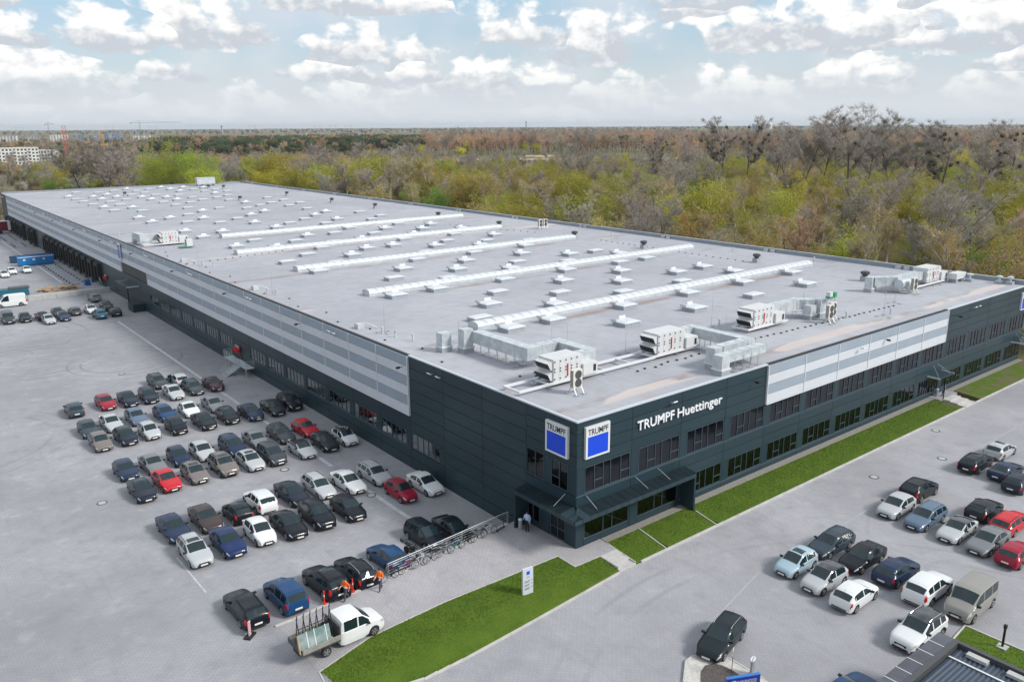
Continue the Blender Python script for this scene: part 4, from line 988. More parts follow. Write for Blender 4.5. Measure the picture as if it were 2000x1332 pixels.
    for c in (wf, wr):
        for sg in (1, -1): P.append(('wheel', ty, (L/2-c, sg*(W-.115), r), (-math.pi/2*sg, 0, 0), ('rim', rm)))
    if rails:
        for sg in (1, -1):
            m = MB(); n = 6; pts = []
            for i in range(n+1):
                s = rfr+.2+(rrr-rfr-.25)*i/n; p = surf(s, 7.15, sg); pts.append((p.x, p.y, p.z+(.05 if 0 < i < n else .005)))
            P.append(('roof_rail', m.path(pts, .022, 5).mesh('roof_rail', [CM[rails]]), None, None, 0))
    P.append(('antenna', MB().tube((0,0,0),(-.16,0,.16),.012,.006,4).mesh('antenna', [CM['trim']]), (L/2-rrr+.18, 0, lin(top, rrr-.2)-.01), None, 0))
    n_ = 4; sr = MB(); g = [[surf(rfr+.16+.62*i/n_, 7.55+1.449*j/n_, 1) for j in range(n_+1)] for i in range(n_+1)]
    for i in range(n_):
        for j in range(n_):
            q = [Vector((p.x,p.y,p.z+.006)) for p in (g[i][j],g[i+1][j],g[i+1][j+1],g[i][j+1])]; sr.quad(*[tuple(p) for p in q[::-1]]); sr.quad(*[(p.x,-p.y,p.z) for p in q])
    P.append(('sunroof', sr.mesh('sunroof', [CM['glass']], True), None, None, 0))
    return P
def weld(me):
    import bmesh
    b = bmesh.new(); b.from_mesh(me); bmesh.ops.remove_doubles(b, verts=b.verts, dist=.0008); bmesh.ops.recalc_face_normals(b, faces=b.faces) if False else None
    b.to_mesh(me); b.free(); me.polygons.foreach_set('use_smooth', [True]*len(me.polygons)); me.set_sharp_from_angle(angle=R(38)); me.update(); return me
CARP = {}
VAR = {'smallbr': ('small', 'black', False, False), 'suvw': ('suv', 'paint', True, False), 'suvbr': ('suv', 'black', True, 'chrome'), 'coupebr': ('coupe', 'black', False, False), 'convertible': ('coupe', 'soft', False, False),
       'estate': ('estate', 'paint', False, 'trim'), 'estatec': ('estate', 'paint', False, 'chrome'), 'suv': ('suv', 'paint', True, 'trim')}
def car(variant, colour, x, y, z, rz, label, cat='car', group=None, tilt=(0,0), name=None):
    st, rf_, cd, ra = VAR.get(variant, (variant, 'paint', False, False))
    if variant not in CARP: CARP[variant] = car_parts(st, rf_, cd, ra)
    NM = {'small': 'small_hatchback', 'hatch': 'hatchback', 'sedan': 'saloon_car', 'coupe': 'coupe', 'estate': 'estate_car', 'suv': 'suv', 'mpv': 'people_carrier', 'minibus': 'minibus', 'panelvan': 'panel_van'}
    t = thing(name or NM[st], label, cat, (x, y, z), rz, group); t.rotation_euler = (tilt[0], tilt[1], rz)
    sc = 1+random.uniform(-.025, .03); t.scale = (sc, 1+random.uniform(-.015,.015), 1+random.uniform(-.02,.025))
    sun_ = random.random() < .22
    for (n, me, loc, rot, sub) in CARP[variant]:
        if n == 'sunroof' and not sun_ or n == 'antenna' and random.random() < .3: continue
        o = inst(n, me, t, loc)
        if rot: o.rotation_euler = rot
        o.color = (*colour, 1)
        if n == 'mirror' and sum(colour) > .3: o.color = (*colour, 1)
        if sub: inst(sub[0], sub[1], o)
    return t
PC_ = dict(slate=((.030,.048,.068),'slate grey'), crimson=((.28,.008,.03),'crimson'), navyblack=((.008,.015,.030),'blue black'), silver=((.42,.44,.46),'silver'), dkgrey=((.042,.050,.060),'dark grey'), maroon=((.05,.016,.026),'dark maroon'),
  bluegrey=((.10,.15,.22),'blue grey'), blue=((.008,.05,.14),'blue'), blue2=((.008,.022,.095),'deep blue'), white=((.66,.68,.69),'white'), grey=((.17,.18,.195),'grey'), taupe=((.17,.15,.145),'grey brown'), black=((.005,.007,.013),'black'),
  navy=((.012,.026,.065),'navy'), blackgreen=((.010,.018,.020),'greenish black'), red=((.50,.012,.022),'bright red'), brown=((.05,.036,.036),'dark brown'), ltblue=((.33,.45,.52),'pale blue'), beige=((.26,.255,.235),'grey beige'), teal=((.015,.11,.17),'teal'))
STW = dict(small='small hatchback', hatch='hatchback', sedan='saloon', coupe='coupe', estate='estate', estatec='estate', suv='SUV', suvw='crossover', suvbr='black roofed SUV', smallbr='black roofed small car', coupebr='dark roofed coupe', convertible='black topped convertible', mpv='people carrier', minibus='minibus', panelvan='panel van')
HD = {'S': -math.pi/2, 'N': math.pi/2, 'W': math.pi, 'E': 0}
CARS = """A1 hatch slate N -22.87 63.39
A2 hatch crimson S -19.37 63.68
A3 sedan navyblack S -16.86 63.33
A4 estate navyblack S -14.50 63.11
A5 sedan silver S -11.59 62.51
A6 estate dkgrey S -8.99 62.89
A7 sedan maroon S -6.52 62.77
A8 estate dkgrey S -11.94 68.33
A9 hatch silver N -9.32 67.63
B1 hatch slate S -23.09 55.02
B2 sedan silver S -20.59 55.47
B3 hatch bluegrey S -17.86 55.68
B4 hatch blue S -14.94 54.86
B5 coupe white S -12.17 54.67
B6 sedan grey S -9.34 54.60
C1 hatch taupe S -22.98 49.95
C2 hatch navyblack S -20.46 49.92
C3 small silver S -17.96 49.80
C4 small black S -15.19 49.59
C5 sedan black S -12.12 49.35
C6 hatch black S -9.43 49.41
C7 sedan navy S -6.86 48.85
C8 sedan blackgreen S -4.16 48.74
C9 suv black S -1.82 49.17
D1 hatch navy S -23.02 39.49
D2 sedan grey S -20.48 39.39
D3 small navy S -17.94 39.77
D4 hatch silver S -15.48 39.76
D5 mpv navy S -12.62 39.00
D6 sedan grey S -9.83 39.72
D7 estate dkgrey S -6.99 39.62
D8 hatch red S -4.24 39.64
E1 sedan navyblack S -23.08 33.35
E2 sedan red S -20.66 34.20
E3 hatch taupe S -18.02 34.27
E4 suv taupe S -15.31 34.35
E5 hatch silver S -12.65 34.06
E6 mpv dkgrey S -10.35 34.19
E7 convertible silver S -7.16 34.10
E8 hatch blackgreen S -4.30 34.58
E9 smallbr white S -2.03 34.49
F1 sedan navy S -23.32 23.31
F2 sedan brown S -20.65 23.36
F3 small black N -18.22 22.86
F4 suvw white N -15.72 23.92
F5 sedan navyblack S -12.78 23.91
F6 estate silver S -10.04 24.03
F7 sedan white S -7.41 23.48
F8 estate silver S -4.45 23.78
F9 small crimson S -4.43 18.69
F10 sedan white S -1.72 18.92
G1 estate silver S -23.25 17.98
G2 sedan blue2 S -20.75 17.70
G3 small white S -18.11 17.93
G4 sedan black S -15.66 17.96
G5 suv black S -13.04 18.18
G6 hatch black S -10.19 18.08
H1 estate black N -23.26 7.59
H2 mpv blue N -20.57 7.25
H3 suv black N -17.54 7.34
H4 estate black N -15.02 7.52
H5 hatch blue N -11.97 8.24
H6 mpv black S -7.67 9.79
H7 sedan black S -5.06 9.51
R1 hatch silver E 46.24 -12.50
R2 estate black E 41.09 -12.39
R3 sedan navy E 41.26 -14.94
R4 hatch navyblack E 39.48 -16.85
R5 suv black E 30.71 -11.92
R6 hatch silver W 26.04 -12.12
R7 estate bluegrey W 26.05 -14.68
R8 hatch black E 31.30 -17.22
R9 estate red E 30.46 -19.51
R10 coupebr silver W 25.85 -17.22
R11 sedan grey W 25.80 -19.67
R12 hatch crimson E 25.42 -21.83
R13 estate slate W 15.90 -12.18
R14 sedan black W 15.80 -14.73
R15 small ltblue W 11.18 -12.06
R16 smallbr silver W 10.80 -14.64
R17 hatch navy E 15.94 -17.37
R18 hatch white E 10.66 -17.15
R19 suvw white E 15.25 -20.00
R20 minibus beige W 15.78 -22.57
R21 suvbr white W 9.68 -22.02
R22 sedan blue E 0.55 -22.35
L1 suv grey N -5.35 134.07
L2 sedan white S -8.29 123.15
L3 suv black S -5.57 123.18
L4 suv teal N -8.07 117.33
L5 hatch navyblack N -5.39 117.75
L6 hatch dkgrey N -11.03 123.23
L7 sedan navyblack S -13.64 124.26
L8 hatch navy S -13.44 119.62
L9 sedan black N -16.41 122.92
L10 sedan silver S -16.02 118.86
L11 hatch black S -18.98 122.95
L12 minibus dkgrey S -21.65 123.79
L13 panelvan white W -19.16 138.99
L14 hatch white S -14.99 177.30
L15 hatch white S -13.02 181.07
L16 sedan white S -9.94 181.12"""
ROW = {'H': 'bicycle railing row', 'G': 'second row behind the railing', 'F': 'third row behind the railing', 'E': 'fourth row behind the railing', 'D': 'fifth row behind the railing', 'C': 'sixth row behind the railing', 'B': 'seventh row behind the railing', 'A': 'farthest row of the near yard'}
NTH = ['first','second','third','fourth','fifth','sixth','seventh','eighth','ninth','tenth','eleventh','twelfth']
cars = [l.split() for l in CARS.strip().split('\n')]
cars = [(i, s, c, h, float(x), float(y)) for i, s, c, h, x, y in cars]
for (i, s, c, h, x, y) in cars:
    r_ = i[0]; seen = ' seen from behind' if h in 'NE' else ''
    if r_ in ROW and len(i) <= 3:
        same = sorted([k for k in cars if k[0][0] == r_], key=lambda k: -k[4]); n = same.index((i,s,c,h,x,y)); z = yard_z(x, y)-.006
        e = .8; tx = (yard_z(x, y-1.3)-yard_z(x, y+1.3))/2.6; ty = (yard_z(x+e, y)-yard_z(x-e, y))/(2*e)
        lab = f"{PC_[c][1]} {STW[s]}, {NTH[n]} from the dark wall, {ROW[r_]}"; grp = 'cars parked in the yard beside the hall'
        sg = 1 if h == 'S' else -1; tilt = (math.atan(ty)*sg, -math.atan(tx)*sg)
    elif r_ == 'R':
        same = sorted([k for k in cars if k[0][0] == 'R'], key=lambda k: (round(-k[5]/2.6), k[4])); z = -.42; n = 0; tilt = (0, 0)
        lane = sorted([k for k in cars if k[0][0] == 'R' and abs(k[4]-x) < 3.2], key=lambda k: -k[5]); n = lane.index((i,s,c,h,x,y))
        row = 'first' if x < 13 else 'second' if x < 21 else 'third' if x < 28.5 else 'fourth' if x < 36 else 'fifth' if x < 44 else 'sixth'
        lab = f"{PC_[c][1]} {STW[s]} in {row} line of the front lot, {NTH[n]} from lawn"; grp = 'cars parked before the office front'
        if i == 'R22': lab = 'blue car cut off by the bottom edge beside the pavilion roof'
    else:
        z = yard_z(x, y)-.006; tilt = (0, 0); near = sorted([k for k in cars if k[0][0] == 'L'], key=lambda k: -k[4]); n = near.index((i,s,c,h,x,y))
        lab = f"{PC_[c][1]} {STW[s]} near the loading yard, {NTH[n] if n < 12 else 'last'} from the wall"; grp = 'cars parked by the loading yard'
        if i in ('L14','L15','L16'): lab = f"white {STW[s]} below the blue container, " + {'L14': 'left one of three', 'L15': 'middle one of three', 'L16': 'right one of three'}[i]
    cat = 'van' if s in ('minibus','panelvan') else 'car'
    v = s
    if i in ('H4','R23'): v = 'estatec'
    ob = car(v, PC_[c][0], x+random.uniform(-.06,.06), y+random.uniform(-.06,.06), z, HD[h]+random.gauss(0, .018), lab, cat, grp, tilt)
    if i == 'A8':                                                       # its front door stands open
        d_ = MB().box(-1.0, 0, -.03, .03, .35, .92).build('open_door', CM['paint'], ob, (.75, .90, 0)); d_.rotation_euler = (0, 0, R(-62)); d_.color = (*PC_[c][0], 1)
        MB().box(-.9, -.25, -.02, .02, .92, 1.32).build('door_window', CM['glass'], d_)
car('estatec', (.008,.016,.020), -0.62, -14.35, -.42, R(194), 'greenish black estate with chrome rails driving past the planted island', 'car')
# ================================================================ THINGS AROUND THE HALL
# ---- flat bed double cab truck with a glass rack
STY['cab'] = (3.25, .95, [(0,.72),(.05,.88),(.2,1.06),(.85,1.26),(.98,1.33),(1.65,1.88),(2.1,1.95),(2.9,1.95),(3.10,1.92),(3.18,1.70),(3.22,1.05),(3.25,.62)], .98, 1.65, 3.12, 3.13, (1.12,1.14), (.88,4.28), .34)
def flatbed():
    L = 3.25
    t = thing('flatbed_truck', 'white double cab flatbed truck carrying green glass panes on a black rack', 'truck', (-19.2, .88, 0), R(1.5))
    off = 1.5+.88-L/2                                                   # loft centre relative to the empty
    for (n, me, loc, rot, sub) in CABP:
        if n in ('tail_light', 'rear_bumper_trim', 'antenna', 'sunroof'): continue
        if n == 'number_plate' and loc[0] < 0: continue
        l = Vector(loc) if loc else Vector((0,0,0)); o = inst(n, me, t, l+Vector((off, 0, 0)))
        if rot: o.rotation_euler = rot
        o.color = (.68,.69,.70,1)
        if sub: inst(sub[0], sub[1], o)
    xb = off-L/2-.06; bl = 2.55
    alu = mat('aluminium_drop_side', (.42,.40,.37), .5, .5, var=.2, vscale=3)
    bed = MB().box(xb-bl, xb, -1.0, 1.0, .78, .88).build('bed', M['dkgrey'], t)
    for y in (-1.02, .97): MB().box(xb-bl, xb, y, y+.05, .88, 1.20).build('drop_side', alu, bed)
    MB().box(xb-bl-.05, xb-bl, -1.0, 1.0, .80, 1.15).build('tail_board', M['dkgrey'], bed)
    MB().box(xb-.05, xb, -.98, .98, .88, 1.75).build('headboard', M['dkgrey'], bed)
    MB().box(xb-bl, xb+.2, -.4, .4, .5, .78).build('chassis', M['black'], t)
    rk = MB().tube((xb-bl+.1,-.05,1.0),(xb-.1,-.05,1.0),.03).tube((xb-bl+.1,.05,2.0),(xb-.1,.05,2.0),.03).build('glass_rack', M['black'], t)
    for i in range(6):
        x = xb-bl+.15+i*.44
        MB().tube((x,-.55,.88),(x,-.02,2.85),.03).build('upright', M['black'], rk); MB().tube((x+.12,.55,.88),(x+.12,.12,2.9),.03).build('upright', M['black'], rk)
        MB().tube((x,-.3,1.5),(x+.12,.35,1.5),.022).build('strut', M['black'], rk)
    pane_m = mat('stacked_glass', (.05,.15,.135), .05, 0, .9, col2=(.36,.40,.40), vscale=1.2)
    for k in range(3):
        o = MB().box(xb-bl-.12+.06*k, xb-.55, -.02, .0, 0, 1.15-.05*k).build('glass_sheet', pane_m, rk, (0, -.86+.06*k, .95)); o.rotation_euler = (R(-15), 0, 0)
    o = MB().box(xb-bl-.17, xb-bl-.12, -.14, .02, 0, 1.15).build('edge_guard', M['wood'], rk, (0, -.86, .95)); o.rotation_euler = (R(-15), 0, 0)
    for x in (xb-bl+.45, xb-bl+.95, xb-.85):
        o = MB().box(x, x+.05, -.035, -.022, -.05, 1.2).build('strap', M['white'], rk, (0, -.86, .95)); o.rotation_euler = (R(-15), 0, 0)
    for i, (x, y, s) in enumerate(((xb-.5,-.6,.13),(xb-1.0,-.75,.1),(xb-bl+.3,-.75,.12))): MB().box(x-s,x+s,y-s*.8,y+s*.8,.885,.885+s*1.2).build('packing_block', M['wood'], bed)
    return t
CABP = car_parts('cab')
flatbed()
# ---- railing along the drop, posts and five rails
RL = [(-13.4,5.62),(-10.6,5.84),(-8.4,6.02),(-6.4,6.2),(-3.9,6.44),(-1.5,6.62)]
t = thing('bicycle_railing', 'galvanised railing along the walkway edge with bicycles leaning on it', 'railing')
pst = MB().box(-.02,.02,-.02,.02,0,1.08).mesh('post', [M['steel']])
for a, b in zip(RL, RL[1:]):
    for z in (.28,.50,.72,.92): MB().tube((a[0],a[1],z),(b[0],b[1],z),.016,n=5).build('rail', M['steel'], t)
    MB().tube((a[0],a[1],1.08),(b[0],b[1],1.08),.03,n=6).build('top_rail', M['galv'], t)
for a in RL:
    inst('post', pst, t, (a[0]-.06, a[1], 0)); inst('post', pst, t, (a[0]+.06, a[1], 0))
# ---- bicycles
def bicycle(x, y, rz, col, label, lean=.12, rack=False):
    cm_ = mat('bike_frame_%d_%d_%d' % tuple(int(c*99) for c in col), col, .35)
    t = thing('bicycle', label, 'bicycle', (x, y, .004), rz, 'bicycles at the railing'); t.rotation_euler = (lean, 0, rz)
    def ring(R_, r_, n=20, k=5):
        m = MB()
        for i in range(n):
            a = 2*math.pi*i/n
            for j in range(k): b = 2*math.pi*j/k; q = R_+r_*math.cos(b); m.v.append((q*math.cos(a), r_*math.sin(b), q*math.sin(a)))
        for i in range(n):
            for j in range(k): m.f.append((i*k+j, ((i+1) % n)*k+j, ((i+1) % n)*k+(j+1) % k, i*k+(j+1) % k)); m.m.append(0)
        return m
    for wx in (-.52, .52):
        w = ring(.315, .024).build('wheel', M['rubber'], t, (wx, 0, .34)); ring(.29, .012, 20, 4).build('rim', M['steel'], w)
        sp = MB()
        for i in range(12): a = i*math.pi/6; sp.tube((0,0,0),(.28*math.cos(a),0,.28*math.sin(a)),.003,n=3,cap=False)
        sp.build('spokes', M['steel'], w)
    f = MB().tube((-.12,0,.30),(-.22,0,.80),.018).tube((-.12,0,.30),(.34,0,.74),.02).tube((-.21,0,.74),(.33,0,.80),.018).tube((-.52,0,.34),(-.12,0,.30),.014).tube((-.52,0,.34),(-.21,0,.76),.012).tube((.33,0,.72),(.35,0,.92),.02)
    f.build('frame', cm_, t); MB().tube((.35,0,.74),(.52,0,.34),.016).build('fork', cm_, t)
    MB().tube((.36,-.28,.98),(.36,.28,.98),.013).tube((.35,0,.9),(.36,0,.98),.015).build('handlebar', M['black'], t)
    MB().box(-.36,-.10,-.07,.07,.88,.94).tube((-.22,0,.78),(-.23,0,.9),.014).build('saddle', M['black'], t)
    MB().lathe([(.09,-.01),(.09,.01)], 10, 0).build('chainring', M['black'], t, (-.12,.03,.30)).rotation_euler = (math.pi/2,0,0)
    if rack: MB().box(-.80,-.42,-.09,.09,.72,.745).tube((-.52,0,.34),(-.6,0,.73),.01).build('carrier', M['black'], t)
BK = [(-13.5,5.20,(.05,.05,.06),'black bicycle at the open end of the railing beside the worker',.0),(-11.9,5.38,(.35,.02,.05),'dark red bicycle leaning near the blue car',.1),(-10.7,5.40,(.6,.62,.65),'white bicycle with light wheels at the second railing post',.1),(-9.9,5.46,(.04,.04,.05),'black bicycle with saddle bag next to the white one',0),
      (-8.4,5.58,(.05,.06,.1),'dark bicycle in front of the black people carrier',.1),(-7.3,5.68,(.08,.3,.35),'teal bicycle with a red helmet spot mid railing',0),(-6.2,5.78,(.03,.03,.03),'black bicycle in front of the black saloon',0),(-4.95,5.88,(.05,.05,.05),'black mountain bicycle, second from the entrance',0),(-3.85,6.0,(.4,.38,.4),'pale framed bicycle closest to the entrance',0)]
for i, (x, y, c, l, r_) in enumerate(BK): bicycle(x, y, math.atan2(.085, 1)+(math.pi if i % 3 == 0 else 0)+random.gauss(0,.08), c, l, -.14 if i % 3 else .14, i % 2 == 0)
t = thing('kick_scooter', 'dark electric kick scooter leaning on the railing end', 'scooter', (-2.6, 6.15, .004), R(15))
MB().box(-.45,.35,-.07,.07,.10,.15).build('deck', M['dkgrey'], t); MB().tube((.42,0,.14),(.30,0,1.12),.025).build('stem', M['black'], t); MB().tube((.30,-.24,1.12),(.30,.24,1.12),.015).build('handlebar', M['black'], t)
for x in (-.46,.44): 
    MB().lathe([(.10,-.025),(.10,.025)], 12).build('wheel', M['rubber'], t, (x,0,.10)).rotation_euler = (math.pi/2,0,0)
# ---- motorcycles
def motorcycle(x, y, z, rz, label, box=False, col=(.02,.02,.025)):
    t = thing('motorcycle', label, 'motorcycle', (x, y, z), rz); pm_ = mat('moto_paint_%d' % int(col[0]*100), col, .25, coat=1.)
    for wx in (-.68,.68):
        w = MB().lathe([(.20,-.06),(.28,-.06),(.31,0),(.28,.06),(.20,.06)], 16).build('wheel', M['rubber'], t, (wx,0,.31)); w.rotation_euler = (math.pi/2,0,0); MB().lathe([(.19,-.02),(.19,.02)], 14).build('rim', M['steel'], w)
    m = MB()
    for i, (px, hz, hw, zz) in enumerate(((-.75,.05,.08,.80),(-.4,.10,.15,.80),(-.05,.14,.16,.82),(.25,.2,.19,.92),(.45,.12,.12,.92),(.62,.05,.05,.85))):
        for k in range(8): a = k*math.pi/4; m.v.append((px, hw*math.cos(a), zz+hz*math.sin(a)))
    for i in range(5):
        for k in range(8): m.f.append((i*8+k, i*8+(k+1)%8, (i+1)*8+(k+1)%8, (i+1)*8+k)); m.m.append(0)
    m.build('body', pm_, t, smooth=True)
    MB().box(-.25,.3,-.16,.16,.28,.68).build('engine', M['dkgrey'], t); MB().tube((.68,.07,.31),(.42,.07,.95),.03).tube((.68,-.07,.31),(.42,-.07,.95),.03).build('fork', M['steel'], t)
    MB().tube((.40,-.36,1.08),(.40,.36,1.08),.018).tube((.42,0,.95),(.40,0,1.08),.02).build('handlebar', M['black'], t); MB().box(-.78,-.1,-.13,.13,.86,.94).build('seat', M['rubber'], t)
    MB().tube((-.6,.16,.35),(.1,.16,.30),.05).build('exhaust', M['steel'], t)
    if box: MB().box(-1.15,-.72,-.24,.24,.95,1.25).build('top_case', M['dkgrey'], t)
motorcycle(-9.7, 8.3, yard_z(-9.7, 8.3)-.006, R(-80), 'black motorcycle with top case between the blue car and the black people carrier', True)
motorcycle(-1.4, 118.6, -1.25, R(-60), 'dark motorcycle standing at the plinth near the small porch', False, (.03,.03,.03))
motorcycle(46.2, -16.4, -.42, R(190), 'black motorcycle cut by the right edge of the front lot', False, (.015,.015,.02))
# ---- people: one skinned body each
def person(x, y, z, rz, label, top, legs, pose, hair=(.03,.02,.015), vest=None, hat=None, shoes=(.015,.015,.015)):
    P = dict(pel=(0,0,.95), spi=(0,0,1.14), che=(.0,0,1.36), nek=(.01,0,1.50), hea=(.03,0,1.60), top=(.03,0,1.72), nose=(.125,0,1.625),
             ls=(0,.19,1.42), le=(-.02,.24,1.14), lw=(.06,.25,.90), rs=(0,-.19,1.42), re=(-.02,-.24,1.14), rw=(.06,-.25,.90),
             lh=(0,.10,.90), lk=(.03,.10,.50), la=(0,.10,.09), lt=(.17,.11,.04), rh=(0,-.10,.90), rk=(.03,-.10,.50), ra=(0,-.10,.09), rt=(.17,-.11,.04))
    P.update(pose)
    Rr = dict(pel=.145, spi=.13, che=.155, nek=.055, hea=.095, top=.075, nose=.02, ls=.075, le=.05, lw=.032, rs=.075, re=.05, rw=.032, lh=.105, lk=.078, la=.058, lt=.035, rh=.105, rk=.078, ra=.058, rt=.035)
    E_ = [('pel','spi'),('spi','che'),('che','nek'),('nek','hea'),('hea','top'),('hea','nose'),('che','ls'),('ls','le'),('le','lw'),('che','rs'),('rs','re'),('re','rw'),('pel','lh'),('lh','lk'),('lk','la'),('la','lt'),('pel','rh'),('rh','rk'),('rk','ra'),('ra','rt')]
    for s in 'lr':                                                     # palm, four fingers, thumb
        w = Vector(P[s+'w']); d = (w-Vector(P[s+'e'])).normalized(); sd_ = d.cross(Vector((0,0,1))).normalized() if abs(d.z) < .9 else Vector((1,0,0))
        P[s+'p'] = tuple(w+d*.07); Rr[s+'p'] = .028; E_.append((s+'w', s+'p'))
        for k, (o_, ln) in enumerate(((-.03,.07),(-.01,.085),(.01,.08),(.03,.06))):
            a = f'{s}f{k}'; b = f'{s}g{k}'; P[a] = tuple(w+d*(.10)+sd_*o_); P[b] = tuple(w+d*(.10+ln)+sd_*o_*1.2+Vector((.015,0,0))); Rr[a] = Rr[b] = .010; E_ += [(s+'p', a), (a, b)]
        a = s+'th'; P[a] = tuple(w+d*.06+sd_*.055); Rr[a] = .011; E_.append((s+'p', a))
    ks = list(P); me = bpy.data.meshes.new('body'); me.from_pydata([P[k] for k in ks], [(ks.index(a), ks.index(b)) for a, b in E_], [])
    o = bpy.data.objects.new('body_src', me); COL.objects.link(o)
    md = o.modifiers.new('skin', 'SKIN'); md.use_smooth_shade = True
    for i, k in enumerate(ks): me.skin_vertices[0].data[i].radius = (Rr[k], Rr[k]*(1.25 if k in ('pel','che','spi') else 1)); me.skin_vertices[0].data[i].use_root = (k == 'pel')
    sb = o.modifiers.new('sub', 'SUBSURF'); sb.levels = sb.render_levels = 1
    bpy.context.view_layer.update(); em = bpy.data.meshes.new_from_object(o.evaluated_get(bpy.context.evaluated_depsgraph_get())); bpy.data.objects.remove(o)
    sk = mat('skin', (.50,.30,.22), .6); nm = lambda c: 'cloth_%d_%d_%d' % tuple(int(k*999) for k in c)
    ms = [sk, mat(nm(top), top, .85), mat(nm(legs), legs, .85), mat(nm(shoes), shoes, .6)]
    if vest: ms += [mat('vest_band', (.75,.74,.70), .5)]
    em.materials.clear()
    for q in ms: em.materials.append(q)
    seg = [(Vector(P[a]), Vector(P[b]), (a, b)) for a, b in E_]
    for p in em.polygons:
        c = p.center; best = None
        for a, b, k in seg:
            ab = b-a; u = cl((c-a).dot(ab)/max(1e-9, ab.length_squared)); dd_ = (c-a-ab*u).length
            if best is None or dd_ < best[0]: best = (dd_, k)
        a, b = best[1]
        if b in ('hea','top','nose') or (a in ('lp','rp','lw','rw')) or b in ('lp','rp'): i = 0
        elif b in ('lk','la','rk','ra') or (b in ('lh','rh')) or (a == 'pel' and c.z < .98): i = 2
        elif b in ('lt','rt'): i = 3
        else: i = 1
        if vest and i == 1 and 1.02 < c.z < 1.09: i = 4
        p.material_index = i; p.use_smooth = True
    t = thing('person', label, 'person', (x, y, z), rz); inst('body', em, t)
    h = Vector(P['top']); hm = MB(); n = 10
    for j in range(6):
        e = math.pi/2*j/5.5-.25; rr = .112*math.cos(max(e, 0))
        for i in range(n): a = 2*math.pi*i/n; hm.v.append((h.x-.015+rr*math.cos(a), h.y+rr*.9*math.sin(a), h.z-.055+(.125*math.sin(e) if e > 0 else -.05*(1 if abs(a-math.pi) < 2 else .2))))
    for j in range(5):
        for i in range(n): hm.f.append((j*n+i, j*n+(i+1) % n, (j+1)*n+(i+1) % n, (j+1)*n+i)); hm.m.append(0)
    hm.build('hair' if not hat else 'cap', mat(nm(hat or hair), hat or hair, .8), t, smooth=True)
    return t
walk = dict(lk=(.16,.10,.52), la=(.20,.10,.10), lt=(.36,.11,.06), rk=(-.02,-.10,.50), ra=(-.30,-.10,.20), rt=(-.18,-.11,.05), le=(-.16,.25,1.17), lw=(-.10,.26,.94), re=(.10,-.25,1.15), rw=(.28,-.24,1.02))
person(-17.2, 4.85, 0, R(190), 'worker in orange vest and grey trousers walking behind the black SUV', (.95,.15,.01), (.06,.062,.085), walk, hat=(.02,.02,.025), vest=True)
walk2 = dict(walk); walk2.update(le=(-.04,.27,1.16), lw=(.16,.22,1.08))
person(-14.7, 4.45, 0, R(200), 'worker in orange vest striding past the open end of the railing', (.95,.17,.01), (.06,.06,.085), walk2, hat=(.02,.02,.025), vest=True)
person(-1.05, 4.6, 0, R(215), 'man in pale blue shirt and black trousers standing under the canopy', (.40,.52,.80), (.012,.012,.016), dict(re=(.06,-.26,1.15), rw=(.30,-.22,1.20), lw=(.10,.24,.92)))
person(59.5, -1.0, -.03, R(100), 'person in grey top and blue trousers on the side door steps', (.22,.26,.30), (.02,.04,.16), dict(lk=(.12,.12,.52), la=(.16,.14,.09), lt=(.32,.15,.04), re=(.12,-.2,1.16), rw=(.18,-.06,1.42)))
# ---- small street furniture
for (x, y, l) in ((-1.25,5.25,'round steel litter bin beside the man in the pale blue shirt'),(58.9,-.45,'round steel litter bin beside the side door')):
    t = thing('litter_bin', l, 'litter bin', (x, y, 0)); MB().lathe([(.17,0),(.17,.82)], 14).build('drum', M['steel'], t, smooth=False); MB().lathe([(.185,.82),(.185,.90),(.10,.96)], 14).build('lid', M['galv'], t)
for (x, y, l) in ((-18.6,5.33,'red and white flexible post on the kerb by the truck'),(-16.35,5.46,'red and white flexible post on the kerb between the workers')):
    t = thing('traffic_post', l, 'traffic post', (x, y, .0)); MB().lathe([(.16,.06),(.16,.12),(.05,.16)], 12).build('foot', M['red'], t)
    for k in range(6): MB().lathe([(.045,.16+k*.15),(.045,.31+k*.15)], 10).build('band', mat('traffic_red', (.75,.05,.02), .5) if k in (0,1,2,5) or k % 2 == 0 else M['white'], t)
t = thing('warning_panel', 'red and white striped warning panel on a black foot on the yard', 'warning sign', (-24.0, 5.0, 0), R(38))
MB().box(-.4,.4,-.22,.22,.0,.12).build('foot', M['rubber'], t); pn = MB().box(-.13,.13,-.02,.02,.12,1.12).build('panel', M['white'], t)
for k in range(5):
    z = .16+k*.2; MB().poly([(-.128,-.023,z),(.128,-.023,z+.14 if z+.14 < 1.1 else 1.1),(.128,-.023,min(z+.24,1.11)),(-.128,-.023,z+.10)]).build('stripe', M['red'], pn)
t = thing('information_totem', 'pale grey information totem with blue square standing on the lawn', 'sign', (-6.83, -2.4, -.08), R(-7))
MB().box(-.42,.42,-.09,.09,0,2.05).build('board', mat('totem_white', (.55,.58,.64), .35), t)
MB().box(-.13,.13,-.10,-.092,1.58,1.84).build('blue_square', M['blue'], t)
for k, (w, z) in enumerate(((.34,1.42),(.28,1.32),(.46,1.08),(.40,.98),(.44,.80),(.36,.70),(.46,.52),(.38,.44))): MB().box(-.30 if k > 1 else -.14,-.30+w if k > 1 else -.14+w,-.098,-.092,z,z+.04).build('text_line', M['dkgrey'] if k > 1 else M['cgrey'], t)
for z in (1.10,.82,.54): MB().box(.26,.33,-.098,-.092,z,z+.07).build('arrow', M['dkgrey'], t)
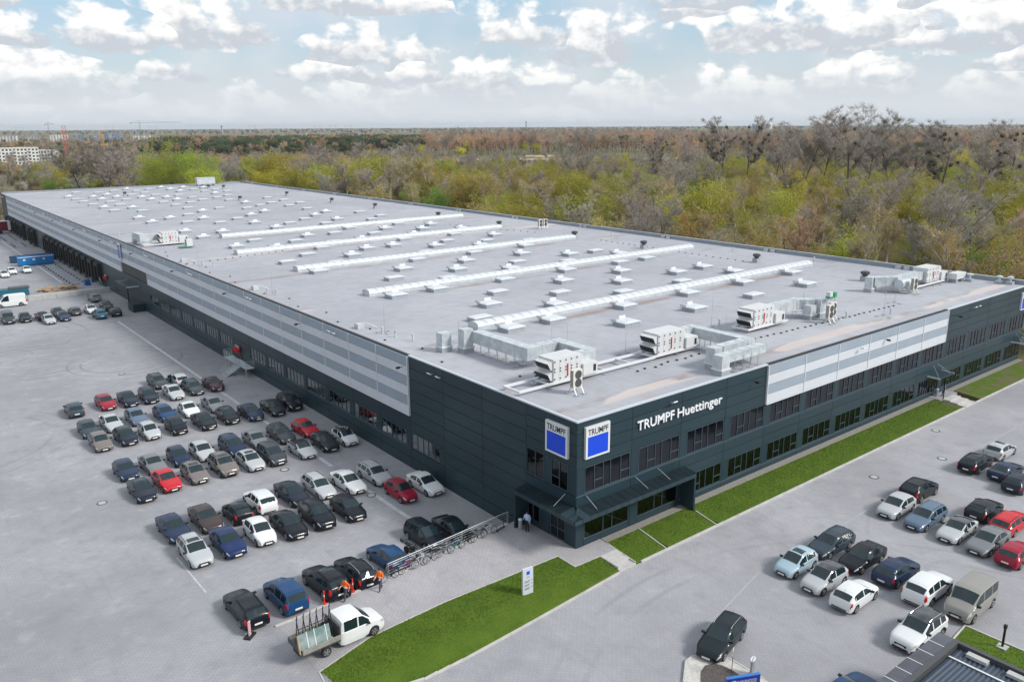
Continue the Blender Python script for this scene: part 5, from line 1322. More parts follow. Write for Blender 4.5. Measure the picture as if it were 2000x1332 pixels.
# ---- landing and steps at the yard wall
t = thing('steel_stairs', 'galvanised steel landing and stairs against the dark yard wall', 'stairs')
MB().box(-1.45,-.25,64.2,72.6,-.10,-.04).build('landing', M['galv'], t)
for i in range(7): MB().box(-1.45-.29*(i+1),-1.45-.29*i,66.4,68.0,-.10-.165*(i+1)-.03,-.06-.165*(i+1)).build('step', M['galv'], t)
for y in (66.36,68.04):
    MB().tube((-1.45,y,-.08),(-3.5,y,-1.22),.05,n=4).build('stringer', M['galv'], t)
    for z in (.35,.62,.95): MB().tube((-1.45,y,z-.05),(-3.45,y,z-1.17),.025,n=5).build('handrail', M['galv'], t)
    for k in range(3): x = -1.5-.95*k; MB().tube((x,y,-.1-.56*k),(x,y,.9-.56*k),.025,n=5).build('baluster', M['galv'], t)
for (p, q) in (((-1.45,64.2),(-1.45,66.3)),((-1.45,68.1),(-1.45,72.6)),((-.3,64.2),(-1.45,64.2)),((-.3,72.6),(-1.45,72.6))):
    for z in (.2,.45,.7,.98): MB().tube((p[0],p[1],z),(q[0],q[1],z),.024,n=5).build('rail', M['galv'], t)
    n = max(1, round(math.hypot(q[0]-p[0],q[1]-p[1])/1.2))
    for i in range(n+1): x = p[0]+(q[0]-p[0])*i/n; y = p[1]+(q[1]-p[1])*i/n; MB().tube((x,y,-.05),(x,y,.98),.024,n=5).build('baluster', M['galv'], t)
for y in (64.5, 68.3, 72.3): MB().box(-1.4,-1.3,y-.05,y+.05,-1.26,-.1).build('leg', M['galv'], t)
def hydrant(y, z, label):
    t = thing('fire_inlet_cluster', label, 'fire inlets', (-.2, y, z))
    for k in range(4):
        q = MB().tube((0,k*.42-.6,0),(-.4,k*.42-.6,-.06),.10,.14,10).build('inlet', M['red'], t); MB().box(-.05,.0,k*.42-.68,k*.42-.52,.30,.52).build('tag', M['white'], t)
        MB().tube((0,k*.42-.4,-.3),(-.3,k*.42-.4,-.36),.09,.12,10).build('inlet', M['red'], t)
    MB().box(-.06,.04,-.85,.9,-.5,.2).build('plate', M['red'], t)
hydrant(70.4, 1.35, 'cluster of red fire inlets on the wall above the steel landing')
hydrant(146.5, 1.2, 'cluster of red fire inlets beside the last loading dock')
# ---- loading yard
t = thing('concrete_barrier', 'low pale concrete barrier wall across the yard before the loading docks', 'barrier')
for k in range(6): MB().prism([(-15.6+k*2.5,142.2-k*.06),(-13.14+k*2.5,142.14-k*.06),(-13.14+k*2.5,142.9-k*.06),(-15.6+k*2.5,142.96-k*.06)], -1.4, -.30+.02*(k % 2)).build('block', M['concrete'], t)
tag(MB().prism([(-15.6,143.0),(-.3,142.6),(-.3,148.4),(-14.4,148.6)], -1.4, -1.16).build('ramp_slab', M['concrete']), 'pale concrete slab behind the barrier wall', 'slab')
BLU = mat('container_blue', (.005,.16,.42), .45, var=.12, vscale=1.)
t = thing('roll_off_container', 'long bright blue open top waste container by the docks', 'container', (-6.2, 192.4, -1.25), 0)
cw, ch = 3.9, 2.3
for (x0,x1,y0,y1) in ((-cw,cw,-1.2,-1.1),(-cw,cw,1.1,1.2),(-cw,-cw+.1,-1.1,1.1),(cw-.1,cw,-1.1,1.1)): MB().box(x0,x1,y0,y1,.2,ch).build('side', BLU, t)
MB().box(-cw+.1,cw-.1,-1.1,1.1,.2,.35).build('floor', BLU, t); MB().box(-cw-.04,cw+.04,-1.28,-1.2,ch-.18,ch).box(-cw-.04,cw+.04,1.2,1.28,ch-.18,ch).build('rim', M['cwhite'], t)
for k in range(11): x = -cw+.2+k*.75; MB().box(x,x+.12,-1.27,-1.2,.2,ch-.2).build('rib', BLU, t)
for x in (-2.9,-.8,1.4): MB().box(x,x+.55,-1.29,-1.275,1.3,1.75).build('label_plate', M['cwhite'], t)
for x in (-3,3): MB().tube((x,-1.0,.1),(x,1.0,.1),.12,n=8).build('roller', M['black'], t)
t = thing('roll_off_container', 'low dark blue container behind the bright blue one', 'container', (-5.6, 199.5, -1.25)); MB().box(-5.2,5.2,-1.2,-1.1,.2,1.6).box(-5.2,5.2,1.1,1.2,.2,1.6).build('side', mat('dark_blue_steel', (.01,.05,.12), .5), t); MB().box(-5.2,5.2,-1.1,1.1,.2,.4).build('floor', M['dkgrey'], t)
t = thing('skip_container', 'teal skip with a dark cover behind the white panel van', 'container', (-17.3, 150.6, -1.25)); MB().prism([(-3,-1.1),(3,-1.1),(3,1.1),(-3,1.1)], .1, 1.5).build('body', mat('teal_steel', (.01,.10,.15), .5), t); MB().box(-.4,3.2,-1.15,1.15,1.5,1.75).build('cover', M['dkgrey'], t)
def pallet(x, y, z, rz, label, n=1):
    t = thing('pallet', label, 'pallet', (x, y, z), rz, 'wooden pallets by the barrier')
    for k in range(5): MB().box(-.6,.6,-.4+k*.18,-.28+k*.18,.12,.145).build('board', M['wood'], t)
    for k in range(3): MB().box(-.6,.6,-.4+k*.36,-.3+k*.36,.0,.118).build('bearer', M['wood'], t)
PLL = 'pale wooden pallet in the scattered heap behind the concrete barrier'
for k in range(34): a = random.random(); pallet(-12.4+a*7.2+random.gauss(0,.3), 151.2+random.gauss(0,.5), -1.24+.15*random.randrange(0, 6 if k % 3 else 2), random.uniform(-.5,.5), PLL)
t = thing('blue_crate', 'blue steel box at the foot of the dock stairs', 'crate', (-2.1, 153.8, -1.25)); MB().box(-.9,.9,-.7,.7,0,.1).box(-.9,.9,-.7,-.62,.1,1.1).box(-.9,.9,.62,.7,.1,1.1).box(-.9,-.82,-.62,.62,.1,1.1).box(.82,.9,-.62,.62,.1,1.1).build('shell', mat('crate_blue', (.01,.08,.30), .5), t); MB().box(-.8,.8,-.6,.6,.5,1.2).build('filling', M['dkgrey'], t)
wg = MB().box(-1.3,1.3,-.1,.1,0,.22).mesh('beam', [M['cwhite']]); we = MB().box(-.12,.12,-.2,.2,0,.3).mesh('end_block', [M['dkgrey']])
for y in [158.2+5.98*k for k in range(6)]+[155.2,161.2,167.2,173.2,179.2,185.2,232,234,236.5,239,249,252,255,258,261,264]:
    t = thing('wheel_guide', 'short white wheel guide beam on the paving before the docks', 'wheel guide', (-3.9, y, -1.25), 0, 'wheel guides before the docks'); inst('beam', wg, t); inst('end_block', we, t, (-1.3,0,0)); inst('end_block', we, t, (1.3,0,0))
t = thing('semi_trailer', 'white and dark red curtain trailer backed to the farthest docks', 'trailer', (-7.7, 271.8, -1.25))
MB().box(-6.5,6.2,-1.25,1.25,1.1,3.9).build('curtain_side', mat('dark_red_curtain', (.16,.008,.03), .6), t); MB().box(6.2,7.0,-1.26,1.26,1.05,3.95).build('rear_box', M['white'], t); MB().box(-6.5,7.0,-1.27,1.27,3.9,4.0).build('roof', M['white'], t); MB().box(-6.5,7,-1.1,1.1,.9,1.1).build('chassis', M['black'], t)
for x in (1.5,2.8,4.1):
    for s in (-1.05,1.05): MB().tube((x,s-.13,.5),(x,s+.13,.5),.5,n=14).build('wheel', M['rubber'], t)
MB().tube((-5,0,.0),(-5,0,1.0),.12).build('landing_leg', M['steel'], t)
# dock side stairs
t = thing('dock_stairs', 'light steel stairs beside the nearest loading dock', 'stairs', (-1.8, 148.2, -1.25))
for i in range(7): MB().box(-.9,.9,i*.28-1,i*.28-.74,.17*i,.17*i+.05).build('step', M['galv'], t)
for x in (-.9,.9): MB().tube((x,-1,.9),(x,1,2.1),.03).tube((x,-1,0),(x,-1,.9),.03).tube((x,1,1.1),(x,1,2.1),.03).build('handrail', M['galv'], t)
# ---- pavilion roof in the lower right corner
PV = thing('pavilion', 'flat roofed dark pavilion with corrugated roof in the lower right corner', 'pavilion', (0,0,0))
MB().box(-14,6.0,-40,-24.75,-.45,2.6).build('wall', mat('pavilion_wall', (.05,.06,.07), .5), PV)
gl = mat('wet_dark_sheet', (.07,.085,.11), .12, 0, .8, col2=(.05,.04,.05), vscale=.8)
for k in range(16):
    x1 = 6.24-k*1.27; MB().box(x1-1.255,x1,-25.38,-24.5,2.62,2.98).build('parapet_sheet', gl, PV); MB().box(x1-1.27,x1-1.22,-25.38,-24.5,2.985,2.995).build('seam', M['white'], PV)
MB().box(5.98,6.26,-40,-25.40,2.62,3.0).build('parapet', M['dkgrey'], PV)
MB().box(-14,5.96,-25.72,-25.40,2.6,3.04).build('upstand', M['dkgrey'], PV)
rib = MB()
rib.v = [(0,0,0),(.05,0,.05),(.12,0,.05),(.17,0,0),(.25,0,0),(0,-13.9,0),(.05,-13.9,.05),(.12,-13.9,.05),(.17,-13.9,0),(.25,-13.9,0)]
rib.f = [(0,5,6,1),(1,6,7,2),(2,7,8,3),(3,8,9,4)]; rib.m = [0]*4
rbm = mat('corrugated_dark_blue', (.055,.075,.11), .35, .3); rib = MB()
rib.v = [(0,0,0),(0,.05,.05),(0,.12,.05),(0,.17,0),(0,.25,0)]+[(-19.8,a,b) for a, b in ((0,0),(.05,.05),(.12,.05),(.17,0),(.25,0))]; rib.f = [(0,1,6,5),(1,2,7,6),(2,3,8,7),(3,4,9,8)]; rib.m = [0]*4
rib = rib.mesh('roof_sheet', [rbm])
for k in range(56): inst('roof_sheet', rib, PV, (5.95, -39.8+.25*k, 2.70))
MB().box(4.6,4.72,-39.8,-25.8,2.78,2.80).build('cable', M['white'], PV)
for k in range(6): MB().box(5.35,5.75,-27.5-k*2.1,-26.4-k*2.1,2.76,2.95).build('ballast_block', M['concrete'], PV)
tag(MB().prism([(13.5,-23.35),(11.7,-23.5),(6.4,-24.3),(6.4,-40),(13.7,-40)], -.6, -.36).build('lawn', lawn_m), kind='structure')
kerb_line('lawn_edging', [(6.5,-24.2),(11.7,-23.42),(13.55,-23.27),(13.75,-38)], w=.1, top=.05, zf=lambda x, y: -.36)
tag(grass([([(13.45,-23.4),(11.7,-23.55),(7.4,-24.2),(7.4,-30),(13.6,-30)], lambda x, y: -.36)], 120).build('grass', gm), 'patchy grass on the verge behind the pavilion roof', 'grass', kind='stuff')
t = thing('bollard_light', 'slim black bollard light standing on the patchy verge', 'bollard', (13.0, -25.77, -.36)); MB().box(-.3,.3,-.3,.3,0,.06).build('plinth', M['concrete'], t); MB().box(-.06,.06,-.06,.06,.06,1.35).build('post', M['black'], t); MB().box(-.09,.09,-.09,.09,1.35,1.6).build('lamp_head', M['black'], t)
# ---- planted island
isl = [(-6.4,-16.4),(-5.4,-15.3),(-3.75,-14.1),(-3.05,-14.05),(-2.4,-14.4),(-1.8,-14.95),(-1.45,-15.6),(-1.45,-16.8),(-1.45,-18.1),(-1.6,-22),(-6.4,-22)]
tag(MB().prism(isl[::-1], -.6, -.30).build('island_pavement', mat('cream_setts', (.50,.48,.45), .9, var=.2, vscale=5, bump=.4)), kind='structure')
kerb_line('island_kerb', isl[:9], w=.12, top=.02, zf=lambda x, y: -.29, h0=-.3, step=.8)
bed_ = [(-5.2,-17),(-4.57,-15.9),(-3.85,-15.35),(-3.2,-15.15),(-2.65,-15.35),(-2.38,-15.85),(-2.3,-16.45),(-2.34,-17.1),(-2.6,-20),(-5.2,-20)]
tag(MB().prism(bed_[::-1], -.4, -.26).build('planting_bed', mat('dark_mulch', (.055,.045,.045), .95, col2=(.13,.11,.105), vscale=9, bump=.8, bscale=14)), 'dark mulch planting bed in the paved island', 'planting bed')
t = thing('sign_board', 'blue name board with white letters at the bottom edge', 'sign', (-3.95, -18.35, -.30), R(-26))
sgb = mat('board_blue', (.005,.03,.30), .35)
MB().box(-1.05,1.05,-.09,.09,.5,1.50).build('board', sgb, t); MB().box(-1.05,1.05,-.10,.10,1.502,1.53).build('top_cap', mat('cap_blue', (.03,.16,.50), .4), t)
for s in (-.85,.85): MB().box(s-.05,s+.05,-.05,.05,0,.5).build('post', M['steel'], t)
lettering('MAPLEWOOD', .32, 1.25, (-.42, -.094, 1.08), 0, M['white'], t, .004, 0.)
for k in range(3): MB().box(-.72+k*.09,-.66+k*.09,-.10,-.092,1.08,1.34).build('logo_bar', M['white'], t)
t = thing('metal_column', 'grey oval metal column with a slotted white top', 'column', (-1.75, -17.5, -.30), R(20))
m = MB(); 
for z in (0, 1.15):
    for i in range(16): a = i*math.pi/8; m.v.append((.30*math.cos(a), .13*math.sin(a), z))
for i in range(16): m.f.append((i,(i+1)%16,16+(i+1)%16,16+i)); m.m.append(0)
m.build('shaft', M['steel'], t); m = MB(); m.poly([(.31*math.cos(i*math.pi/8), .14*math.sin(i*math.pi/8), 1.16) for i in range(16)]); m.build('cap', M['white'], t)
for x in (-.17,0,.17): MB().box(x-.055,x+.055,-.025,.025,1.161,1.167).build('slot', M['black'], t)
t = thing('small_sign', 'small white and green sign on a thin dark post in the island', 'sign', (-2.75, -16.75, -.28), R(30)); MB().tube((0,0,0),(.05,0,1.5),.02,n=5).build('post', M['dkgrey'], t)
MB().box(-.16,.20,-.012,.012,1.4,1.85).build('plate', M['white'], t); MB().lathe([(.10,-.004),(.10,.004)], 14).build('green_disc', M['green'], t, (.02,-.018,1.58)).rotation_euler = (math.pi/2,0,0)
# ================================================================ TREES
def polar(deg, d): a = YAW+R(deg); return CAM.x+d*math.cos(a), CAM.y+d*math.sin(a)     # bearing left of the view axis, distance
LEAF = dict(
 willow=mat('leaf_willow', (.36,.34,.036), .8, rnd=.5, trans=.4), fresh=mat('leaf_fresh_green', (.22,.31,.04), .8, rnd=.5, trans=.4), ochre=mat('leaf_ochre', (.47,.36,.07), .8, rnd=.4, trans=.35),
 olive=mat('leaf_olive', (.30,.24,.08), .85, rnd=.8, trans=.3), blossom=mat('blossom_white', (.68,.65,.62), .8, rnd=.3, trans=.3), twig=mat('twig_grey', (.34,.305,.27), .9, rnd=.5, trans=.15), redtwig=mat('twig_russet', (.50,.34,.22), .9, rnd=.5, trans=.15),
 pine=mat('needle_dark', (.080,.105,.050), .85, rnd=.6, trans=.15), mistle=mat('mistletoe', (.075,.065,.02), .9), dark=mat('leaf_dark_scrub', (.125,.112,.075), .9, rnd=.8, trans=.2), lime=mat('leaf_lime_green', (.33,.40,.04), .8, rnd=.4, trans=.4), yellow=mat('leaf_bright_yellow', (.55,.52,.035), .8, rnd=.4, trans=.4))
BARK = dict(white=mat('birch_bark', (.60,.58,.54), .8, var=.3, vscale=2.), grey=mat('grey_bark', (.075,.065,.055), .9, var=.3, vscale=2.), red=mat('pine_bark', (.16,.085,.05), .9, var=.3, vscale=2.), dark=mat('dark_bark', (.12,.105,.09), .9))
def gen_tree(seed, H, bark, leaf, nleaf, lsize, stems=1, start=.3, spread=.35, upw=.5, nprim=9, tips=4, twig=0, twigm=None, balls=0, radius=.018, drop=0., clump=1.0, shape='round'):
    rg = random.Random(seed); tr = MB(); ends = []
    def limb(p, d, L, r, lvl):
        n = 3 if lvl == 0 else 2; q = p
        for i in range(n):
            d = (d+Vector((rg.gauss(0,.10),rg.gauss(0,.10),rg.gauss(0,.06)+(.10*upw if lvl else 0)-(drop if lvl > 1 else 0)))).normalized(); e = q+d*(L/n); r1 = r*(.78 if lvl else .80)
            tr.tube(q, e, r, r1, 6 if lvl == 0 else 4 if lvl == 1 else 3, cap=False); r = r1
            if lvl < 3:
                k = {0: nprim/n, 1: tips/n, 2: 1.6}[lvl]
                for _ in range(int(k)+(rg.random() < k % 1)):
                    u = rg.random(); s = q+(e-q)*u; h = s.z/H
                    if lvl == 0 and h < start: continue
                    a = rg.uniform(0, 6.283); out = Vector((math.cos(a), math.sin(a), 0)); dd = (out*(1-upw*.55)+d*upw+Vector((0,0,.15))).normalized()
                    if lvl == 0: f = spread*H*(1.1-.75*max(0, h-start)/(1-start) if shape == 'cone' else .55+.9*math.sin(math.pi*min(1, (h-start)/(1.02-start)))**.8)
                    else: f = L*rg.uniform(.4,.62)
                    limb(s, dd, f*rg.uniform(.75,1.15), r*rg.uniform(.40,.6), lvl+1)
            q = e
            if lvl >= 2: ends.append((q.copy(), d.copy(), lvl))
        ends.append((q.copy(), d.copy(), lvl))
    for s in range(stems):
        a = rg.uniform(0, 6.283); lean = 0 if stems == 1 else rg.uniform(.12,.38); b = Vector((math.cos(a)*.25*(stems > 1), math.sin(a)*.25*(stems > 1), -.3))
        limb(b, Vector((math.cos(a)*lean, math.sin(a)*lean, 1)).normalized(), H*rg.uniform(.78,.95)*(1 if stems == 1 else rg.uniform(.75,1.)), H*radius/(stems**.35), 0)
    cr = MB(); nl = nleaf
    for _ in range(nl):
        p, d, lv = rg.choice(ends); c = p+Vector((rg.gauss(0,1),rg.gauss(0,1),rg.gauss(0,.8)-drop*1.5))*(.032*H*clump)
        if c.z < .25: c.z = rg.uniform(.1,.6)
        u = Vector((rg.gauss(0,1),rg.gauss(0,1),rg.gauss(0,1))).normalized(); w = u.orthogonal().normalized(); s = lsize*rg.uniform(.6,1.35)
        k = len(cr.v); cr.v += [tuple(c-u*s*.5), tuple(c+w*s*.42), tuple(c+u*s*.6)]; cr.f.append((k,k+1,k+2)); cr.m.append(0)
    for _ in range(twig):                                                # fine bare twigs
        p, d, lv = rg.choice(ends); d2 = (d+Vector((rg.gauss(0,.5),rg.gauss(0,.5),rg.gauss(0.15,.4)))).normalized(); L = H*rg.uniform(.025,.075); w = d2.orthogonal().normalized(); a = rg.uniform(0,6.28); w = (w*math.cos(a)+d2.cross(w)*math.sin(a))*(.022+.0011*H)
        s = p+Vector((rg.gauss(0,1),rg.gauss(0,1),rg.gauss(0,.7)))*(.012*H); k = len(cr.v); cr.v += [tuple(s-w), tuple(s+w), tuple(s+d2*L)]; cr.f.append((k,k+1,k+2)); cr.m.append(1)
    for _ in range(balls):
        p, d, lv = rg.choice([e for e in ends if e[0].z > H*.55] or ends); s = rg.uniform(.45,.95)
        for _ in range(110):
            u = Vector((rg.gauss(0,1),rg.gauss(0,1),rg.gauss(0,1))).normalized(); c = p+u*s*rg.uniform(.35,1); w = u.orthogonal().normalized()*.22; k = len(cr.v)
            cr.v += [tuple(c-w), tuple(c+w), tuple(c+u.cross(w)*1.6)]; cr.f.append((k,k+1,k+2)); cr.m.append(2)
    mats = [LEAF[leaf], LEAF[twigm or 'twig'], LEAF['mistle']]
    return tr.mesh('trunk', [BARK[bark]]), cr.mesh('crown', mats)
KIND = {
 'willow': ('willow_tree', [gen_tree(s, 16, 'grey', 'willow', 7600, .46, 3, .10, .30, .55, 9, 5, 700, radius=.016, clump=1.25) for s in (1,2,3)], 16),
 'fresh': ('leafy_tree', [gen_tree(s, 14, 'grey', 'fresh', 6500, .42, 2, .15, .30, .5, 9, 5, 800, clump=1.2) for s in (11,12)], 14),
 'birch': ('birch_tree', [gen_tree(s, 16, 'white', 'ochre', 2600, .26, 1, .30, .17, .75, 14, 4, 1500, radius=.0145, clump=1.0) for s in (21,22,23)], 16),
 'ochre': ('budding_tree', [gen_tree(s, 12, 'grey', 'ochre', 4200, .32, 3, .12, .28, .6, 9, 5, 2200, clump=1.15) for s in (31,32,33)], 12),
 'olive': ('budding_bush', [gen_tree(s, 8, 'grey', 'olive', 4600, .28, 5, .05, .34, .5, 7, 4, 1900, clump=1.5) for s in (41,42,43)], 8),
 'dark': ('scrub_bush', [gen_tree(s, 6, 'dark', 'dark', 3200, .28, 5, .03, .40, .45, 6, 4, 1500, clump=1.7) for s in (51,52)], 6),
 'bare': ('bare_tree', [gen_tree(s, 18, 'grey', 'olive', 250, .3, 1, .22, .30, .6, 12, 5, 5200, radius=.013) for s in (61,62,63)], 18),
 'mistle': ('mistletoe_tree', [gen_tree(s, 30, 'dark', 'olive', 0, .3, 1, .35, .27, .6, 12, 5, 5200, radius=.016, balls=b) for s, b in ((71,34),(72,9))], 30),
 'blossom': ('blossoming_shrub', [gen_tree(s, 7, 'dark', 'blossom', 3400, .22, 4, .1, .38, .55, 7, 4, 1300, clump=1.3) for s in (81,82)], 7),
 'pine': ('pine_tree', [gen_tree(s, 17, 'red', 'pine', 3600, .5, 1, .5, .20, .35, 15, 4, 0, radius=.012, clump=.95) for s in (91,92)], 17),
 'russet': ('russet_bare_tree', [gen_tree(s, 16, 'grey', 'olive', 0, .3, 1, .2, .24, .65, 12, 4, 3600, 'redtwig', radius=.012) for s in (101,102)], 16),
 'lime': ('round_willow', [gen_tree(s, 18, 'grey', 'lime', 8200, .5, 4, .05, .30, .55, 9, 5, 300, radius=.014, clump=1.35) for s in (121,122)], 18),
 'yellow': ('yellow_willow', [gen_tree(s, 12, 'grey', 'yellow', 4500, .45, 3, .06, .32, .5, 8, 4, 200, clump=1.4) for s in (111,)], 12)}
LBL = {'willow': 'broad yellow green willow behind the hall', 'fresh': 'fresh green leafy tree behind the hall', 'birch': 'slim white stemmed birch with thin ochre crown', 'ochre': 'budding ochre tree behind the hall', 'olive': 'brownish olive budding bush behind the far roof edge',
       'dark': 'dark leafless scrub bush between the trees', 'bare': 'grey bare tree with fine upright twigs', 'mistle': 'tall bare tree hung with mistletoe balls', 'blossom': 'white blossoming shrub among the bare bushes', 'pine': 'dark green pine', 'russet': 'russet brown bare tree behind the hall', 'yellow': 'bright yellow green willow', 'lime': 'round bright green willow behind far roof end'}
def plant(kind, x, y, h, label=None, group=None):
    nm, ms, H0 = KIND[kind]; tr, cr = random.choice(ms); s = h/H0
    t = thing(nm, label or LBL[kind], 'tree' if kind not in ('olive','dark','blossom') else 'bush', (x, y, -1.75), random.uniform(0, 6.28), group or 'trees and bushes behind the hall')
    t.scale = (s*random.uniform(.88,1.12), s*random.uniform(.88,1.12), s)
    inst('trunk', tr, t); inst('crown', cr, t); return t
rt_ = random.Random(21); random.seed(21)
TREES = []
def pick(ws):
    u = rt_.random()*sum(w for _, w in ws)
    for k, w in ws:
        u -= w
        if u <= 0: return k
    return ws[-1][0]
HT = {'willow': (13,19), 'fresh': (9,14), 'birch': (13,18), 'ochre': (9,14), 'olive': (5,9), 'dark': (3.5,6), 'bare': (13,19), 'mistle': (24,33), 'blossom': (4.5,7), 'pine': (13,18), 'russet': (12,17), 'yellow': (8,12), 'lime': (16,22)}
def free(x, y): return not (-95 < x < 91 and -60 < y < 296) and not (x < -20 and y < 330)
def inview(x, y, m=5):
    a = math.degrees((math.atan2(y-CAM.y, x-CAM.x)-YAW+math.pi) % (2*math.pi)-math.pi); return -33-m < a < 33+m, a
# singled out trees of the photograph
for (dg, d, k, h) in ((-9.8,430,'mistle',24),(-14.1,400,'mistle',29),(-16.0,395,'mistle',29),(-17.6,400,'mistle',28),(-19.3,370,'bare',31),(-20.5,375,'bare',29),(-22.2,340,'mistle',33),(-23.2,345,'mistle',32),(-24.8,350,'bare',29),(-26,345,'bare',28),(-27.5,310,'mistle',27),(-29.5,320,'bare',25),(-31,310,'mistle',27),(-12.2,430,'bare',24),(-5.2,430,'bare',20),(-18.4,385,'bare',27),
      (-6.0,225,'birch',17.5),(-8.6,212,'birch',17),(-9.0,214,'birch',15.5),(-2.4,252,'birch',17),(-1.6,255,'birch',18),(-.8,250,'birch',17),(-23.6,172,'birch',14),(-24.2,173,'birch',16),(-24.9,170,'birch',15),(-17.0,188,'birch',15),(-18.3,186,'birch',14),(-13.0,200,'ochre',13),(9.2,310,'willow',23),(8.2,312,'birch',22),(10.2,300,'birch',19),(7.0,330,'birch',21),
      (23.4,372,'lime',24),(22.2,368,'lime',22),(21.0,365,'lime',21),(19.6,362,'lime',18),(22.9,352,'lime',17),(20.4,352,'lime',16),(26.5,395,'bare',24),(25.8,400,'bare',25),(27.3,405,'bare',24),(25.0,398,'bare',23),(26.1,385,'bare',22),(16.5,352,'yellow',16),(12.9,345,'fresh',17),(13.4,340,'willow',17),(16.0,350,'willow',16),
      (-6.9,300,'fresh',13),(-8.1,302,'fresh',12),(-13.6,215,'blossom',7),(-16.4,205,'blossom',8),(-15.6,208,'blossom',6.5),(-19.8,255,'blossom',8),(5.6,330,'blossom',9),(-1.0,330,'dark',9),(-4.2,420,'bare',21),(1.0,295,'ochre',14),(3.4,300,'willow',16),(4.6,296,'ochre',15),(-27,250,'willow',17),(-28.6,190,'willow',13),(-29.8,186,'willow',13),(-26.2,182,'willow',12)):
    x, y = polar(dg, d); TREES.append((k, x, y, h, d))
NFIX = len(TREES)
# the belt, thinning with distance
tries = 0
while len(TREES) < 820 and tries < 60000:
    tries += 1; dg = rt_.uniform(-37, 37); d = math.sqrt(rt_.uniform(130**2, 480**2)); x, y = polar(dg, d)
    if not free(x, y): continue
    if any((x-t_[1])**2+(y-t_[2])**2 < (8.0 if t_[3] > 9 else 4.6)**2 for t_ in TREES): continue
    edge = (x-84) if y < 292 else min(max(x-84, 0), 999)+(y-288)
    if dg > 17: ws = [('dark',5),('blossom',2.2),('olive',4),('bare',1.2),('fresh',.6),('ochre',.6)]
    elif dg > 4: ws = [('willow',2.2),('ochre',3),('olive',3),('dark',2),('bare',2.2),('birch',1.2),('blossom',.5),('fresh',1)]
    elif dg > -12: ws = [('ochre',3.4),('willow',2.4),('olive',3),('birch',1.8),('bare',2.2),('fresh',1.),('dark',.8),('blossom',.35)]
    else: ws = [('ochre',5),('olive',2.4),('birch',2),('bare',2.2),('willow',3.0),('fresh',.8),('dark',.6),('blossom',.35),('russet',.25)]
    k = pick(ws); lo, hi = HT[k]; h = rt_.uniform(lo, hi)
    if dg > 17: h *= .5 if k not in ('bare',) else .65
    if d > 330 and dg < 17: h *= .85 if dg < 4 else 1.12
    TREES.append((k, x, y, h, d))
def size(t_): return t_[3]**2/t_[4]**2*(1 if t_[4] < 330 else .8)
fixed = TREES[:NFIX]; rest = sorted(TREES[NFIX:], key=size, reverse=True)
for (k, x, y, h, d) in fixed+rest[:230]: plant(k, x, y, h)
# the rest of the scrub and the woods beyond: instanced masses
SRC = {}
def source(kind):
    if kind not in SRC:
        nm, ms, H0 = KIND[kind]; c = bpy.data.collections.new('source_'+nm); SRC[kind] = c
        for i, (tr, cr) in enumerate(ms):
            import bmesh
            b = bmesh.new(); b.from_mesh(tr); nt_ = len(b.faces); b.from_mesh(cr); b.faces.ensure_lookup_table()
            mats = list(tr.materials)+list(cr.materials)
            for j, f in enumerate(b.faces): f.material_index = 0 if j < nt_ else f.material_index+1
            me = bpy.data.meshes.new(nm+'_whole'); b.to_mesh(me); b.free()
            for q in mats: me.materials.append(q)
            o = bpy.data.objects.new(nm+'_source', me); c.objects.link(o)
    return SRC[kind], KIND[kind][2]
def mass(name, kind, pts, label, cat):
    c, H0 = source(kind); me = bpy.data.meshes.new(name); me.from_pydata([(x, y, -1.75) for x, y, h in pts], [], [])
    a = me.attributes.new('size', 'FLOAT', 'POINT'); a.data.foreach_set('value', [h/H0 for _, _, h in pts])
    b = me.attributes.new('turn', 'FLOAT', 'POINT'); b.data.foreach_set('value', [random.uniform(0, 6.28) for _ in pts])
    i_ = me.attributes.new('which', 'INT', 'POINT'); i_.data.foreach_set('value', [random.randrange(0, 9) for _ in pts])
    o = inst(name, me); ng = bpy.data.node_groups.new(name, 'GeometryNodeTree')
    ng.interface.new_socket('Geometry', in_out='INPUT', socket_type='NodeSocketGeometry'); ng.interface.new_socket('Geometry', in_out='OUTPUT', socket_type='NodeSocketGeometry')
    n = ng.nodes; l = ng.links.new; gi = n.new('NodeGroupInput'); go = n.new('NodeGroupOutput'); ip = n.new('GeometryNodeInstanceOnPoints'); ci = n.new('GeometryNodeCollectionInfo')
    ci.inputs['Collection'].default_value = c; ci.inputs['Separate Children'].default_value = True; ci.inputs['Reset Children'].default_value = True
    def attr(nm, ty): q = n.new('GeometryNodeInputNamedAttribute'); q.data_type = ty; q.inputs[0].default_value = nm; return next(s for s in q.outputs if s.enabled)
    cx = n.new('ShaderNodeCombineXYZ'); l(attr('turn', 'FLOAT'), cx.inputs[2])
    l(gi.outputs[0], ip.inputs['Points']); l(ci.outputs[0], ip.inputs['Instance']); ip.inputs['Pick Instance'].default_value = True
    l(attr('which', 'INT'), ip.inputs['Instance Index']); l(cx.outputs[0], ip.inputs['Rotation']); l(attr('size', 'FLOAT'), ip.inputs['Scale']); l(ip.outputs[0], go.inputs[0])
    o.modifiers.new('scatter', 'NODES').node_group = ng
    return tag(o, label, cat, kind='stuff')
left = {}
for (k, x, y, h, d) in rest[230:]: left.setdefault(k, []).append((x, y, h))
for k in range(700):                                                     # low scrub filling the floor of the belt
    dg = rt_.uniform(-37, 37); d = math.sqrt(rt_.uniform(140**2, 560**2)); x, y = polar(dg, d)
    if free(x, y): left.setdefault(rt_.choice(('dark','olive','dark','olive','ochre')), []).append((x, y, rt_.uniform(2.2, 5)))
